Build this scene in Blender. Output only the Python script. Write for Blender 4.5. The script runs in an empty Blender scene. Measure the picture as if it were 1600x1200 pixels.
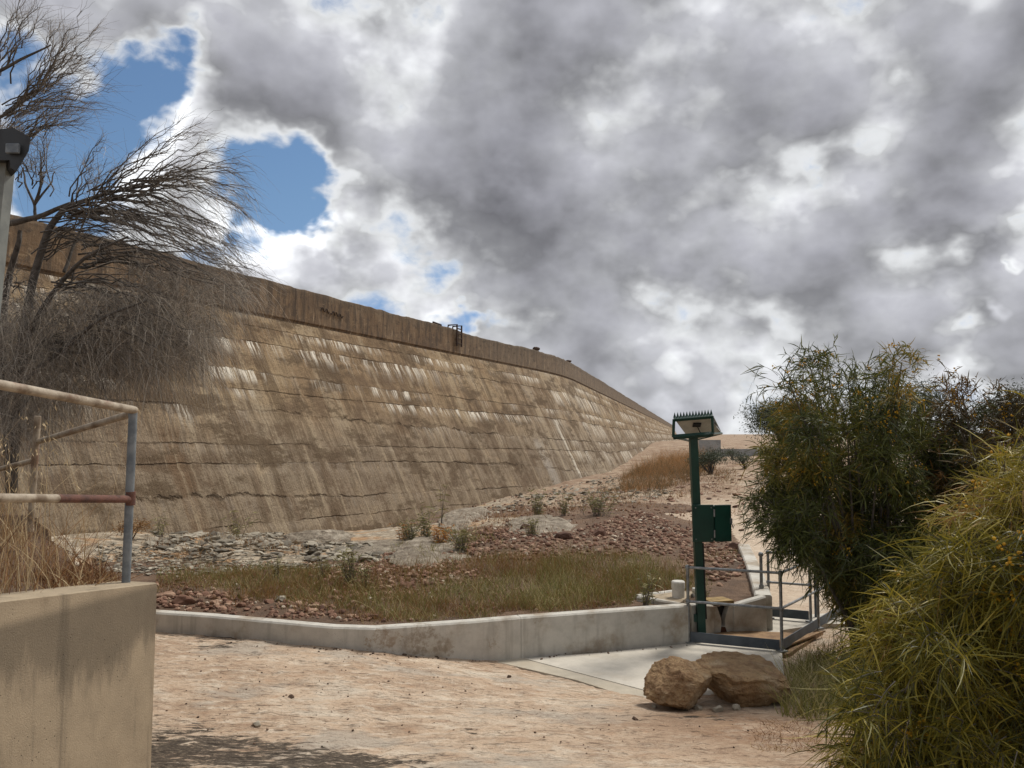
import bpy, math, random
import numpy as np
from math import radians as R
random.seed(7); rng = np.random.default_rng(7)
scene = bpy.context.scene
COL = scene.collection

# ------------------------------------------------------------------ camera
EYE = np.array([0.0, 0.0, 2.7]); FPX = 1230.0; TH = math.atan(85 / FPX)
cd = bpy.data.cameras.new('camera'); cam = bpy.data.objects.new('camera', cd); COL.objects.link(cam)
cam.location = EYE; cam.rotation_euler = (math.pi / 2 + TH, 0, 0)
cd.sensor_width = 36; cd.lens = 36 * FPX / 1600; cd.clip_start = 0.05; cd.clip_end = 9000
scene.camera = cam
scene.render.resolution_x, scene.render.resolution_y = 1024, 768
scene.view_settings.view_transform = 'Standard'; scene.view_settings.look = 'None'
scene.view_settings.gamma = 1; scene.view_settings.exposure = 0.72
try: scene.view_settings.use_curve_mapping = False
except Exception: pass

def ray(px, py):
    cx, cy = (px - 800) / FPX, (600 - py) / FPX
    return np.array([cx, math.cos(TH) - cy * math.sin(TH), math.sin(TH) + cy * math.cos(TH)])
def P(px, py, t): return EYE + ray(px, py) * t          # point seen there at depth t metres
def Gz(px, py, z):                                        # point seen there on the level z
    d = ray(px, py); return EYE + d * ((z - EYE[2]) / d[2])

# ------------------------------------------------------------------ sky + sun
SUN_AZ, SUN_EL = R(48), R(56)                             # to the right of straight ahead
sun_dir = np.array([math.sin(SUN_AZ) * math.cos(SUN_EL), math.cos(SUN_AZ) * math.cos(SUN_EL), math.sin(SUN_EL)])
sl = bpy.data.lights.new('sun', 'SUN'); sl.energy = 2.0; sl.angle = R(12); sl.color = (1.0, .95, .87)
so = bpy.data.objects.new('sun', sl); COL.objects.link(so)
so.rotation_euler = (math.pi / 2 - SUN_EL, 0, math.pi - SUN_AZ); so.location = (20, 20, 60)

class NT:                                                 # tiny node-graph writer
    def __init__(s, tree): s.t = tree; s.n = tree.nodes; s.l = tree.links
    def put(s, inp, v):
        if v is None: return
        if hasattr(v, 'is_output') or isinstance(v, bpy.types.NodeSocket): s.l.new(v, inp)
        else:
            if isinstance(v, (tuple, list)) and len(v) == 3 and inp.type == 'RGBA': v = (*v, 1)
            inp.default_value = v
    def math(s, op, a, b=None, c=None, clamp=False):
        n = s.n.new('ShaderNodeMath'); n.operation = op; n.use_clamp = clamp
        for i, v in enumerate((a, b, c)): s.put(n.inputs[i], v)
        return n.outputs[0]
    def vmath(s, op, a, b=None, out=0, scale=None):
        n = s.n.new('ShaderNodeVectorMath'); n.operation = op
        s.put(n.inputs[0], a); s.put(n.inputs[1], b)
        if scale is not None: s.put(n.inputs['Scale'], scale)
        return n.outputs[out]
    def comb(s, x, y, z):
        n = s.n.new('ShaderNodeCombineXYZ')
        for i, v in enumerate((x, y, z)): s.put(n.inputs[i], v)
        return n.outputs[0]
    def sep(s, v):
        n = s.n.new('ShaderNodeSeparateXYZ'); s.put(n.inputs[0], v); return n.outputs
    def noise(s, vec, scale, detail=4, rough=.55, out=0, dist=0):
        n = s.n.new('ShaderNodeTexNoise'); s.put(n.inputs['Vector'], vec)
        n.inputs['Scale'].default_value = scale; n.inputs['Detail'].default_value = detail
        n.inputs['Roughness'].default_value = rough; n.inputs['Distortion'].default_value = dist
        return n.outputs[out]
    def voro(s, vec, scale, feature='F1', out='Distance', rand=1):
        n = s.n.new('ShaderNodeTexVoronoi'); n.feature = feature; s.put(n.inputs['Vector'], vec)
        n.inputs['Scale'].default_value = scale; n.inputs['Randomness'].default_value = rand
        return n.outputs[out]
    def step(s, v, a, b, lo=0., hi=1.):                   # smoothstep a->b
        n = s.n.new('ShaderNodeMapRange'); n.interpolation_type = 'SMOOTHSTEP'
        s.put(n.inputs[0], v); n.inputs[1].default_value = a; n.inputs[2].default_value = b
        n.inputs[3].default_value = lo; n.inputs[4].default_value = hi
        return n.outputs[0]
    def mix(s, f, a, b, mode='MIX'):
        n = s.n.new('ShaderNodeMix'); n.data_type = 'RGBA'; n.blend_type = mode
        s.put(n.inputs[0], f); s.put(n.inputs[6], a); s.put(n.inputs[7], b)
        return n.outputs[2]
    def ramp(s, f, stops, interp='LINEAR'):
        n = s.n.new('ShaderNodeValToRGB'); s.put(n.inputs[0], f); e = n.color_ramp; e.interpolation = interp
        while len(e.elements) < len(stops): e.elements.new(.5)
        for el, (p, c) in zip(e.elements, stops): el.position = p; el.color = (*c, 1)
        return n.outputs[0]
    def attr(s, name, out='Fac'):
        n = s.n.new('ShaderNodeAttribute'); n.attribute_name = name; return n.outputs[out]
    def pos(s): return s.n.new('ShaderNodeNewGeometry').outputs['Position']
    def obj(s): return s.n.new('ShaderNodeTexCoord').outputs['Object']
    def bump(s, h, dist, strength=1.0, normal=None):
        n = s.n.new('ShaderNodeBump'); s.put(n.inputs['Height'], h)
        n.inputs['Distance'].default_value = dist; n.inputs['Strength'].default_value = strength
        if normal is not None: s.put(n.inputs['Normal'], normal)
        return n.outputs[0]

world = bpy.data.worlds.new('World'); scene.world = world; world.use_nodes = True
W = NT(world.node_tree); W.n.clear()
# density group: how much cloud stands in a direction
grp = bpy.data.node_groups.new('cloud_density', 'ShaderNodeTree')
grp.interface.new_socket('dir', in_out='INPUT', socket_type='NodeSocketVector')
grp.interface.new_socket('density', in_out='OUTPUT', socket_type='NodeSocketFloat')
g = NT(grp); gi = g.n.new('NodeGroupInput'); go = g.n.new('NodeGroupOutput')
dv = gi.outputs[0]
pl = g.vmath('ADD', g.vmath('MULTIPLY', dv, (1., 1., 1.35)), (3.7, 1.9, .6))
warp = g.vmath('SUBTRACT', g.noise(pl, 4.5, 5, .58, out=1), (.5, .5, .5))
dw = g.vmath('ADD', dv, g.vmath('SCALE', warp, scale=0.26))
pw = g.vmath('ADD', pl, g.vmath('SCALE', warp, scale=0.10))
n1 = g.noise(pl, 6.4, 4, .5)
n2 = g.noise(pl, 14, 7, .55)
def puff(scale):
    n = g.n.new('ShaderNodeTexVoronoi'); n.feature = 'F1'; g.put(n.inputs['Vector'], pw); n.inputs['Scale'].default_value = scale
    return g.math('SUBTRACT', .45, n.outputs['Distance'])
dens = g.math('ADD', g.math('MULTIPLY', g.math('SUBTRACT', n1, .5), 2.0), .60)
dens = g.math('ADD', dens, g.math('MULTIPLY', g.math('SUBTRACT', n2, .5), .50))
dens = g.math('ADD', dens, g.math('MULTIPLY', puff(8.5), .34))
dens = g.math('ADD', dens, g.math('MULTIPLY', puff(21.), .15))
CLOUD = [  # pixel, radius, amount
 (235,160,100,-.60),(320,140,60,-.56),(160,250,110,-.60),(430,275,70,-.64),(510,300,60,-.62),(460,350,50,-.56),(40,130,100,-.55),(1540,340,80,.5),(1590,390,60,.4),(690,410,50,.3),(640,430,40,.2),(600,20,60,.25),(180,60,35,-.3),(60,20,90,0.11),(110,330,80,-.35),
 (300,145,22,0.32),(255,210,36,0.32),(350,215,40,0.32),(720,505,34,-.75),(1480,578,55,-.75),(1065,612,40,-.35),(1150,650,60,-.35),(1592,450,16,-.4),
 (400,70,150,0.09),(560,95,60,-.08),(560,200,110,0.11),(790,160,140,0.17),(720,390,130,0.13),(830,290,110,0.11),(930,430,100,0.07),(1000,530,130,0.12),(860,560,90,0.09),(640,300,90,0.08),
 (1200,130,140,0.13),(1450,60,190,0.13),(1080,335,60,0.25),(1300,370,95,0.15),(1480,290,100,0.14),(1330,530,150,0.08),(1590,180,100,0.11),(1120,500,80,0.16),
 (1010,90,45,-.10),(1170,275,70,-.18),(1120,390,60,-.18),(1370,225,70,-.16),(980,390,40,-.14),(1560,420,60,-.18),(1420,420,60,-.12),(1050,470,45,-.12),(1200,590,60,-.04),
 (660,60,90,0.06),(650,90,50,-.10),(460,430,60,0.00),(620,490,70,-.06),(1300,600,100,-.06),(1040,640,80,0.07),(1000,200,140,0.09),(920,70,110,0.09),(1400,160,200,0.04),(1190,235,70,0.27),(560,30,70,0.27),(680,560,60,0.27),(690,610,60,0.27),(1150,590,50,0.18),(420,180,50,0.09),(880,210,60,-.10),(620,330,60,-.10),(1010,300,50,-.10),(1260,250,60,-.10)]
for (x, y, r, a) in CLOUD:
    if a == 0: continue
    c = ray(x, y); k = np.linalg.norm(c); c = c / k
    dist = g.vmath('DISTANCE', dw, tuple(float(q) for q in c), out=1)
    dens = g.math('ADD', dens, g.step(dist, 0.0, r * 1.75 / FPX / k, a, 0.0))
g.l.new(dens, go.inputs[0])
def density(vec):
    n = W.n.new('ShaderNodeGroup'); n.node_tree = grp; W.put(n.inputs[0], vec); return n.outputs[0]
dirv = W.n.new('ShaderNodeTexCoord').outputs['Generated']
D0 = density(dirv)
light_off = tuple(float(q) for q in 0.05 * np.array([0.15, -.25, .95]))
D1 = density(W.vmath('NORMALIZE', W.vmath('ADD', dirv, light_off)))
rim = W.math('SUBTRACT', D0, D1)
tone = W.ramp(W.math('MULTIPLY', D0, .7), [(.12, (.95, .97, 1.0)), (.27, (.92, .94, .96)), (.35, (.70, .71, .74)), (.44, (.45, .456, .487)), (.57, (.345, .348, .38)), (.76, (.25, .252, .28))])
fine = W.noise(W.vmath('MULTIPLY', dirv, (1, 1, 1.5)), 18, 6, .55)
wisp = W.noise(W.vmath('ADD', W.vmath('MULTIPLY', dirv, (1, 1, 1.6)), W.vmath('SCALE', W.noise(dirv, 7, 4, .6, out=1), scale=.12)), 11, 8, .62)
cover = W.step(W.math('ADD', D0, W.math('MULTIPLY', W.math('SUBTRACT', wisp, .5), .95)), -.02, .36)
bright = W.math('ADD', W.math('MULTIPLY', rim, 1.5), 1.0)
bright = W.math('ADD', bright, W.math('MULTIPLY', W.math('SUBTRACT', fine, .5), .10))
bright = W.math('MINIMUM', W.math('MAXIMUM', bright, W.step(D0, .55, .28, .64, .93)), 1.6)
zz = W.sep(dirv)[2]
lowlift = W.step(zz, 0.0, .25, .13, 0.)
tone = W.mix(lowlift, tone, (.86, .88, .90))
cl = W.vmath('MULTIPLY', tone, W.comb(bright, bright, bright))
cl = W.vmath('SCALE', cl, scale=5.6)                       # cloud radiance in the sky texture's own unit
sky = W.n.new('ShaderNodeTexSky'); sky.sky_type = 'NISHITA'; sky.sun_disc = False
sky.sun_elevation = SUN_EL; sky.sun_rotation = SUN_AZ; sky.air_density = 1.2; sky.dust_density = .6; sky.ozone_density = 2
skyc = W.vmath('MULTIPLY', sky.outputs[0], W.mix(W.step(zz, .02, .30), (.34, .39, .62), (.44, .51, .57)))
bg = W.n.new('ShaderNodeBackground'); W.l.new(W.mix(cover, skyc, cl), bg.inputs[0]); bg.inputs[1].default_value = 0.1
wo = W.n.new('ShaderNodeOutputWorld'); W.l.new(bg.outputs[0], wo.inputs[0])
world.cycles.sampling_method = 'MANUAL'; world.cycles.sample_map_resolution = 512

# ------------------------------------------------------------------ helpers
def unit(v): v = np.asarray(v, float); return v / (np.linalg.norm(v, axis=-1, keepdims=True) + 1e-9)
def hash2(ix, iy, seed=0):
    h = (ix.astype(np.int64) * 374761393 + iy.astype(np.int64) * 668265263 + seed * 974634777) & 0x7fffffff
    h = ((h ^ (h >> 13)) * 1274126177) & 0x7fffffff
    h = h ^ (h >> 16)
    return (h & 0xffff) / 65535.0
def vn(x, y, seed=0):
    x = np.asarray(x, float); y = np.asarray(y, float)
    ix, iy = np.floor(x), np.floor(y); fx, fy = x - ix, y - iy
    fx = fx * fx * (3 - 2 * fx); fy = fy * fy * (3 - 2 * fy)
    a, b, c, d = hash2(ix, iy, seed), hash2(ix + 1, iy, seed), hash2(ix, iy + 1, seed), hash2(ix + 1, iy + 1, seed)
    return (a * (1 - fx) + b * fx) * (1 - fy) + (c * (1 - fx) + d * fx) * fy
def fbm(x, y, o=4, seed=0):
    s, a, n = 0, .5, 0
    for k in range(o): s = s + a * vn(np.asarray(x) * 2 ** k, np.asarray(y) * 2 ** k, seed + k); n += a; a *= .5
    return s / n - .5
def sstep(a, b, x): t = np.clip((np.asarray(x, float) - a) / (b - a), 0, 1); return t * t * (3 - 2 * t)

class MB:
    """collects geometry of one mesh object"""
    def __init__(s): s.V = []; s.F = []; s.n = 0; s.T = []; s.M = []; s.mi = 0
    def add(s, V, faces, tint=0.5):
        V = np.asarray(V, float).reshape(-1, 3); s.V.append(V)
        s.T.append(np.broadcast_to(np.asarray(tint, float), (len(V),)).copy())
        if isinstance(faces, np.ndarray): s.F.append(faces + s.n); s.M.append(np.full(len(faces), s.mi))
        else:
            for f in faces: s.F.append(np.array([f]) + s.n); s.M.append(np.array([s.mi]))
        s.n += len(V); return s
    def box(s, c, size, rot=0., tilt=None, bev=0.):
        x, y, z = [q / 2 for q in size]
        if bev > 0:
            b = min(bev, x * .9, y * .9, z * .9); ring = []
            for (zz, i) in ((-z, b), (-z + b, 0), (z - b, 0), (z, b)):
                ring += [(-x + i, -y + i, zz), (x - i, -y + i, zz), (x - i, y - i, zz), (-x + i, y - i, zz)]
            V = np.array(ring); F = [(3, 2, 1, 0), (12, 13, 14, 15)]
            for k in range(3):
                for j in range(4): F.append((k * 4 + j, k * 4 + (j + 1) % 4, k * 4 + 4 + (j + 1) % 4, k * 4 + 4 + j))
        else:
            V = np.array([(-x, -y, -z), (x, -y, -z), (x, y, -z), (-x, y, -z), (-x, -y, z), (x, -y, z), (x, y, z), (-x, y, z)])
            F = [(3, 2, 1, 0), (4, 5, 6, 7), (0, 1, 5, 4), (1, 2, 6, 5), (2, 3, 7, 6), (3, 0, 4, 7)]
        if tilt: ca, sa = math.cos(tilt), math.sin(tilt); V = np.stack([V[:, 0], V[:, 1] * ca - V[:, 2] * sa, V[:, 1] * sa + V[:, 2] * ca], 1)
        ca, sa = math.cos(rot), math.sin(rot)
        V = np.stack([V[:, 0] * ca - V[:, 1] * sa, V[:, 0] * sa + V[:, 1] * ca, V[:, 2]], 1) + np.asarray(c, float)
        return s.add(V, np.array(F))
    def tube(s, pts, r, n=8, caps=True, tint=.5):
        pts = np.asarray(pts, float); m = len(pts); r = np.broadcast_to(np.asarray(r, float), (m,))
        tan = unit(np.gradient(pts, axis=0)); ref = np.array([0, 0, 1.]) if abs(tan[0, 2]) < .9 else np.array([1., 0, 0])
        rings = []
        side = unit(np.cross(tan[0], ref))
        for k in range(m):
            side = unit(side - tan[k] * np.dot(side, tan[k])); up = np.cross(tan[k], side)
            a = np.arange(n) * 2 * math.pi / n
            rings.append(pts[k] + r[k] * (np.cos(a)[:, None] * side + np.sin(a)[:, None] * up))
        V = np.concatenate(rings); F = []
        for k in range(m - 1):
            for j in range(n): F.append((k * n + j, k * n + (j + 1) % n, k * n + n + (j + 1) % n, k * n + n + j))
        s.add(V, np.array(F), tint)
        if caps:
            s.add(rings[0], [tuple(range(n))[::-1]], tint); s.add(rings[-1], [tuple(range(n))], tint)
        return s
    def ball(s, c, r, n=10, sc=(1, 1, 1)):
        pr = []
        h = n // 2
        for i in range(h + 1):
            ph = math.pi * i / h
            for j in range(n): th = 2 * math.pi * j / n; pr.append((math.sin(ph) * math.cos(th) * sc[0], math.sin(ph) * math.sin(th) * sc[1], math.cos(ph) * sc[2]))
        F = [(i * n + j, i * n + n + j, i * n + n + (j + 1) % n, i * n + (j + 1) % n) for i in range(h) for j in range(n)]
        return s.add(np.array(pr) * r + np.asarray(c, float), np.array(F))
    def prism(s, poly, z0, z1):
        m = len(poly); V = [(x, y, z0) for x, y in poly] + [(x, y, z1) for x, y in poly]
        F = [tuple(range(m))[::-1], tuple(range(m, 2 * m))] + [(i, (i + 1) % m, m + (i + 1) % m, m + i) for i in range(m)]
        return s.add(V, F)
    def build(s, name, mats, parent=None, smooth=False, origin=None, uv=None, attrs=None):
        V = np.concatenate(s.V); T = np.concatenate(s.T)
        if parent is not None: V = V - np.array(parent.location)
        if origin is not None: V = V - np.asarray(origin)
        me = bpy.data.meshes.new(name)
        loops = np.concatenate([f.ravel() for f in s.F]); tot = np.concatenate([np.full(len(f), f.shape[1]) for f in s.F])
        st = np.concatenate([[0], np.cumsum(tot)[:-1]])
        me.vertices.add(len(V)); me.vertices.foreach_set('co', V.astype(np.float32).ravel())
        me.loops.add(len(loops)); me.loops.foreach_set('vertex_index', loops.astype(np.int32))
        me.polygons.add(len(tot)); me.polygons.foreach_set('loop_start', st.astype(np.int32))
        me.polygons.foreach_set('loop_total', tot.astype(np.int32))
        if not isinstance(mats, (list, tuple)): mats = [mats]
        for m in mats: me.materials.append(m)
        me.polygons.foreach_set('material_index', np.concatenate(s.M).astype(np.int32))
        me.polygons.foreach_set('use_smooth', np.full(len(tot), bool(smooth)))
        me.update(calc_edges=True)
        a = me.attributes.new('tint', 'FLOAT', 'POINT'); a.data.foreach_set('value', T.astype(np.float32))
        for k, v in (attrs or {}).items():
            a = me.attributes.new(k, 'FLOAT', 'POINT'); a.data.foreach_set('value', np.asarray(v, np.float32).ravel())
        if uv is not None:
            a = me.attributes.new('sh', 'FLOAT_VECTOR', 'POINT')
            a.data.foreach_set('vector', np.concatenate([uv, np.zeros((len(uv), 1))], 1).astype(np.float32).ravel())
        o = bpy.data.objects.new(name, me); COL.objects.link(o)
        if parent is not None: o.parent = parent
        if origin is not None: o.location = tuple(float(q) for q in origin)
        return o
def tag(o, label=None, cat=None, group=None, kind=None):
    if label: o['label'] = label
    if cat: o['category'] = cat
    if group: o['group'] = group
    if kind: o['kind'] = kind
    return o
def thing(name, label, cat, loc, group=None):
    o = bpy.data.objects.new(name, None); COL.objects.link(o); o.location = tuple(float(q) for q in loc); o.empty_display_size = .2
    return tag(o, label, cat, group)
def grid_faces(nx, ny):
    i = np.arange(nx - 1)[None, :] + np.arange(ny - 1)[:, None] * nx
    i = i.ravel(); return np.stack([i, i + 1, i + nx + 1, i + nx], 1)

def ribbons(mb, base, d, L, w, bend, K=3, tint=.5, leaf=True, face=None):
    """curved narrow leaves or grass blades, all at once"""
    N = len(base); d = unit(d); L = np.broadcast_to(L, (N,)); w = np.broadcast_to(w, (N,))
    u = np.linspace(0, 1, K + 1)
    pts = base[:, None] + d[:, None] * (L[:, None] * u)[..., None] + bend[:, None] * (L[:, None] * u ** 2)[..., None]
    side = np.cross(d, rng.normal(size=(N, 3))) if face is None else np.cross(d, face)
    side = unit(side)
    prof = (np.sin(math.pi * (.12 + .86 * u)) if leaf else (1 - u) ** .7 + .06)
    off = side[:, None] * (w[:, None] * .5 * prof)[..., None]
    V = np.stack([pts - off, pts + off], 2).reshape(-1, 3)
    k = (np.arange(N)[:, None] * (K + 1) + np.arange(K)[None]).ravel() * 2
    F = np.stack([k, k + 1, k + 3, k + 2], 1)
    T = np.repeat(np.broadcast_to(tint, (N,)), (K + 1) * 2)
    mb.add(V, F, T)
def strands(mb, base, d, L, r, bend, K=4, tint=.5, taper=.35, kink=0.):
    """thin three-sided twigs, all at once; returns their points"""
    N = len(base); d = unit(d); L = np.broadcast_to(L, (N,)); r = np.broadcast_to(r, (N,))
    u = np.linspace(0, 1, K + 1)
    pts = base[:, None] + d[:, None] * (L[:, None] * u)[..., None] + bend[:, None] * (L[:, None] * u ** 2)[..., None]
    if kink: pts[:, 1:] += np.cumsum(rng.normal(0, 1, (N, K, 3)), 1) * (kink * L[:, None, None])
    s1 = unit(np.cross(d, rng.normal(size=(N, 3)))); s2 = np.cross(d, s1)
    rr = r[:, None] * (1 - (1 - taper) * u)
    ring = [pts + (s1[:, None] * math.cos(a) + s2[:, None] * math.sin(a)) * rr[..., None] for a in (0, 2.094, 4.189)]
    V = np.stack(ring, 2).reshape(-1, 3)
    k = ((np.arange(N)[:, None] * (K + 1) + np.arange(K)[None]) * 3).ravel()
    F = np.concatenate([np.stack([k + a, k + b, k + b + 3, k + a + 3], 1) for a, b in ((0, 1), (1, 2), (2, 0))])
    mb.add(V, F, np.repeat(np.broadcast_to(tint, (N,)), (K + 1) * 3))
    return pts
def ico(sub):
    import bmesh
    bm = bmesh.new(); bmesh.ops.create_icosphere(bm, subdivisions=sub, radius=1)
    V = np.array([v.co[:] for v in bm.verts]); F = np.array([[v.index for v in f.verts] for f in bm.faces]); bm.free(); return V, F
ICO = {k: ico(k) for k in (1, 2, 3, 4, 5)}
def stone_shape(sub, seed, flat=.7, rough=.25):
    """a chipped stone: ball cut by random planes, then roughened"""
    r = np.random.default_rng(seed); V, F = ICO[sub]; V = V.copy()
    for _ in range(9):
        n = unit(r.normal(size=3)); d = r.uniform(.55, .85); k = V @ n
        V = np.where((k > d)[:, None], V - n * (k - d)[:, None], V)
    V = V * (1 + rough * (fbm(V[:, 0] * 2 + seed, V[:, 1] * 2 + V[:, 2] * 1.7, 4, seed))[:, None])
    return V * np.array([1, r.uniform(.7, 1), flat]), F
STONES = [stone_shape(2, 100 + k, random.uniform(.5, .8)) for k in range(8)]
SLABS = [stone_shape(1, 200 + k, random.uniform(.22, .4)) for k in range(8)]
def rotz(V, a): c, s = math.cos(a), math.sin(a); return np.stack([V[:, 0] * c - V[:, 1] * s, V[:, 0] * s + V[:, 1] * c, V[:, 2]], 1)
def rotx(V, a): c, s = math.cos(a), math.sin(a); return np.stack([V[:, 0], V[:, 1] * c - V[:, 2] * s, V[:, 1] * s + V[:, 2] * c], 1)
def scatter_stones(mb, pts, size, shapes, tilt=.3, sink=.25):
    for p, s_ in zip(pts, size):
        V, F = shapes[random.randrange(len(shapes))]
        V = rotz(rotx(V, random.gauss(0, tilt)), random.uniform(0, 6.28)) * s_
        mb.add(V + np.asarray(p) + np.array([0, 0, s_ * sink]), F, random.random())
def in_poly(pts, poly):
    x, y = pts[:, 0], pts[:, 1]; ins = np.zeros(len(pts), bool); n = len(poly)
    for i in range(n):
        x1, y1 = poly[i][:2]; x2, y2 = poly[(i + 1) % n][:2]
        c = ((y1 > y) != (y2 > y)) & (x < (x2 - x1) * (y - y1) / (y2 - y1 + 1e-12) + x1); ins ^= c
    return ins
def sample_poly(poly, n):
    poly = np.array([p[:2] for p in poly]); lo, hi = poly.min(0), poly.max(0); out = np.zeros((0, 2))
    while len(out) < n:
        q = rng.uniform(lo, hi, (n * 3, 2)); out = np.concatenate([out, q[in_poly(q, poly)]])
    return out[:n]

# ------------------------------------------------------------------ materials
def new_mat(name):
    m = bpy.data.materials.new(name); m.use_nodes = True; t = NT(m.node_tree)
    b = m.node_tree.nodes['Principled BSDF']; return m, t, b
def c3(r, g_, b): return tuple(((q / 255 + .055) / 1.055) ** 2.4 if q > 10 else q / 255 / 12.92 for q in (r, g_, b))
def basic(name, col, col2=None, scale=8, rough=.7, metal=0., bump=.0, bscale=60, stain=None):
    m, t, b = new_mat(name); p = t.pos()
    n = t.noise(p, scale, 6, .65)
    c = t.mix(t.step(n, .35, .68), col, col2 or tuple(q * .75 for q in col))
    if stain: c = t.mix(t.math('MULTIPLY', t.step(t.noise(p, scale * .35, 5, .7), .55, .68), stain[1]), c, stain[0])
    t.put(b.inputs['Base Color'], c); b.inputs['Roughness'].default_value = rough; b.inputs['Metallic'].default_value = metal
    if bump: t.put(b.inputs['Normal'], t.bump(t.noise(p, bscale, 5, .7), bump))
    return m
def tinted(name, stops, rough=.6, trans=.0, noise=0.):
    m, t, b = new_mat(name)
    f = t.attr('tint')
    if noise: f = t.math('ADD', f, t.math('MULTIPLY', t.math('SUBTRACT', t.noise(t.pos(), noise, 4, .7), .5), .7))
    c = t.ramp(f, stops)
    t.put(b.inputs['Base Color'], c); b.inputs['Roughness'].default_value = rough
    b.inputs['Specular IOR Level'].default_value = .3
    if trans:
        tr = t.n.new('ShaderNodeBsdfTranslucent'); t.l.new(c, tr.inputs[0]); mx = t.n.new('ShaderNodeMixShader'); mx.inputs[0].default_value = trans
        t.l.new(b.outputs[0], mx.inputs[1]); t.l.new(tr.outputs[0], mx.inputs[2]); t.l.new(mx.outputs[0], t.n['Material Output'].inputs[0])
    return m

def concrete(name, base, dark, brown, stain_amt=.5, pores=True, drip=.4, top=None):
    m, t, b = new_mat(name); p = t.pos(); px, py, pz = t.sep(p)
    big = t.noise(p, 1.1, 6, .65); mid = t.noise(p, 5, 6, .65); fin = t.noise(p, 120, 4, .7)
    c = t.mix(t.step(mid, .35, .7), base, tuple(q * .82 for q in base))
    c = t.mix(t.math('MULTIPLY', t.step(big, .50, .66), stain_amt), c, brown)
    dr = t.noise(t.vmath('MULTIPLY', p, (9, 9, .8)), 1.0, 4, .6)
    c = t.mix(t.math('MULTIPLY', t.step(dr, .52, .72), drip), c, dark)
    c = t.mix(t.math('MULTIPLY', t.step(fin, .4, .75), .25), c, tuple(q * .6 for q in base))
    if top:
        bandn = t.math('ADD', pz, t.math('MULTIPLY', t.math('SUBTRACT', t.noise(t.vmath('MULTIPLY', p, (3, 3, .6)), 1.6, 5, .65), .5), .9))
        c = t.mix(t.math('MULTIPLY', t.math('MULTIPLY', t.step(bandn, top - .42, top - .22), t.step(pz, top + .02, top - .04)), .6), c, dark)
    h = fin
    if pores:
        v = t.voro(p, 34); msk = t.math('MULTIPLY', t.step(v, .13, .07), t.step(t.noise(p, 3, 3), .48, .6))
        c = t.mix(t.math('MULTIPLY', msk, .75), c, tuple(q * .3 for q in brown)); h = t.math('SUBTRACT', fin, msk)
    t.put(b.inputs['Base Color'], c); b.inputs['Roughness'].default_value = .88
    t.put(b.inputs['Normal'], t.bump(h, .0035)); return m
M = {}
M['kerb'] = concrete('pale_concrete', c3(196, 192, 182), c3(132, 126, 116), c3(142, 126, 104), .85)
def spots(m, pts):
    t = NT(m.node_tree); b = m.node_tree.nodes['Principled BSDF']; p = t.pos(); c = b.inputs['Base Color'].links[0].from_socket
    pw = t.vmath('ADD', p, t.vmath('SCALE', t.vmath('SUBTRACT', t.noise(p, 5, 6, .75, out=1), (.5, .5, .5)), scale=.85))
    for q, r, col, am in pts:
        d = t.vmath('DISTANCE', pw, tuple(float(v) for v in q), out=1); c = t.mix(t.math('MULTIPLY', t.step(d, r, r * .55, 0., am), t.step(t.noise(p, 14, 5, .7), .36, .6, .35, 1.)), c, col)
    t.put(b.inputs['Base Color'], c)
spots(M['kerb'], [(Gz(605, 1000, .3), .17, c3(134, 112, 86), .7), (Gz(655, 1000, .25), .26, c3(128, 114, 96), .75), (Gz(690, 1008, .2), .16, c3(128, 114, 96), .6), (Gz(580, 1004, .25), .12, c3(140, 116, 88), .8), (Gz(840, 985, .3), .07, c3(140, 122, 98), .6), (Gz(1045, 965, .35), .12, c3(132, 120, 104), .6), (Gz(770, 1000, .2), .08, c3(140, 122, 98), .5)])
M['apron'] = concrete('pale_slab_concrete', c3(200, 193, 180), c3(176, 168, 154), c3(178, 164, 142), .35, pores=False, drip=.15)
M['oldwall'] = concrete('weathered_tan_concrete', c3(164, 148, 124), c3(78, 70, 58), c3(116, 98, 76), .95, True, .55, 1.85)
M['galv'] = basic('galvanised_steel', c3(150, 152, 152), c3(112, 114, 116), 14, .45, .55, .0015, 80)
M['rail'] = basic('weathered_grey_pipe', c3(170, 158, 140), c3(112, 96, 78), 9, .7, .0, .0015, 90, (c3(110, 66, 44), .6))
M['bluepipe'] = basic('blue_grey_pipe', c3(126, 132, 136), c3(92, 100, 108), 10, .6, .2, .0015, 90, (c3(120, 84, 60), .4))
M['rust'] = basic('rusty_red_pipe', c3(106, 70, 58), c3(72, 50, 44), 16, .85, 0, .003, 90)
M['toe'] = basic('slate_blue_steel', c3(82, 90, 98), c3(66, 74, 82), 6, .6, .2)
M['green'] = basic('dark_green_paint', c3(16, 60, 50), c3(12, 50, 42), 5, .42, 0)
M['greendoor'] = basic('dark_green_door_paint', c3(18, 66, 55), c3(14, 54, 46), 5, .4, 0)
M['panel'] = basic('panel_backing', c3(196, 192, 182), c3(176, 172, 162), 7, .6)
M['panelfront'] = basic('solar_cells', c3(20, 24, 42), c3(14, 18, 34), 12, .15)
M['black'] = basic('black_plastic_and_notch_shade', c3(24, 24, 25), c3(16, 16, 17), 8, .5)  # plastic fittings, and the painted shade behind the weir notch
M['pvc'] = basic('white_plastic', c3(214, 210, 202), c3(188, 184, 174), 12, .45)
M['deck'] = basic('brown_plate', c3(150, 120, 86), c3(116, 90, 64), 6, .85, 0, .004, 70)
M['wood'] = basic('weathered_timber', c3(158, 132, 84), c3(120, 98, 62), 10, .85, 0, .004, 60)
M['dirtstain'] = basic('rust_seep', c3(84, 50, 30), c3(58, 36, 24), 20, .9)
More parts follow.
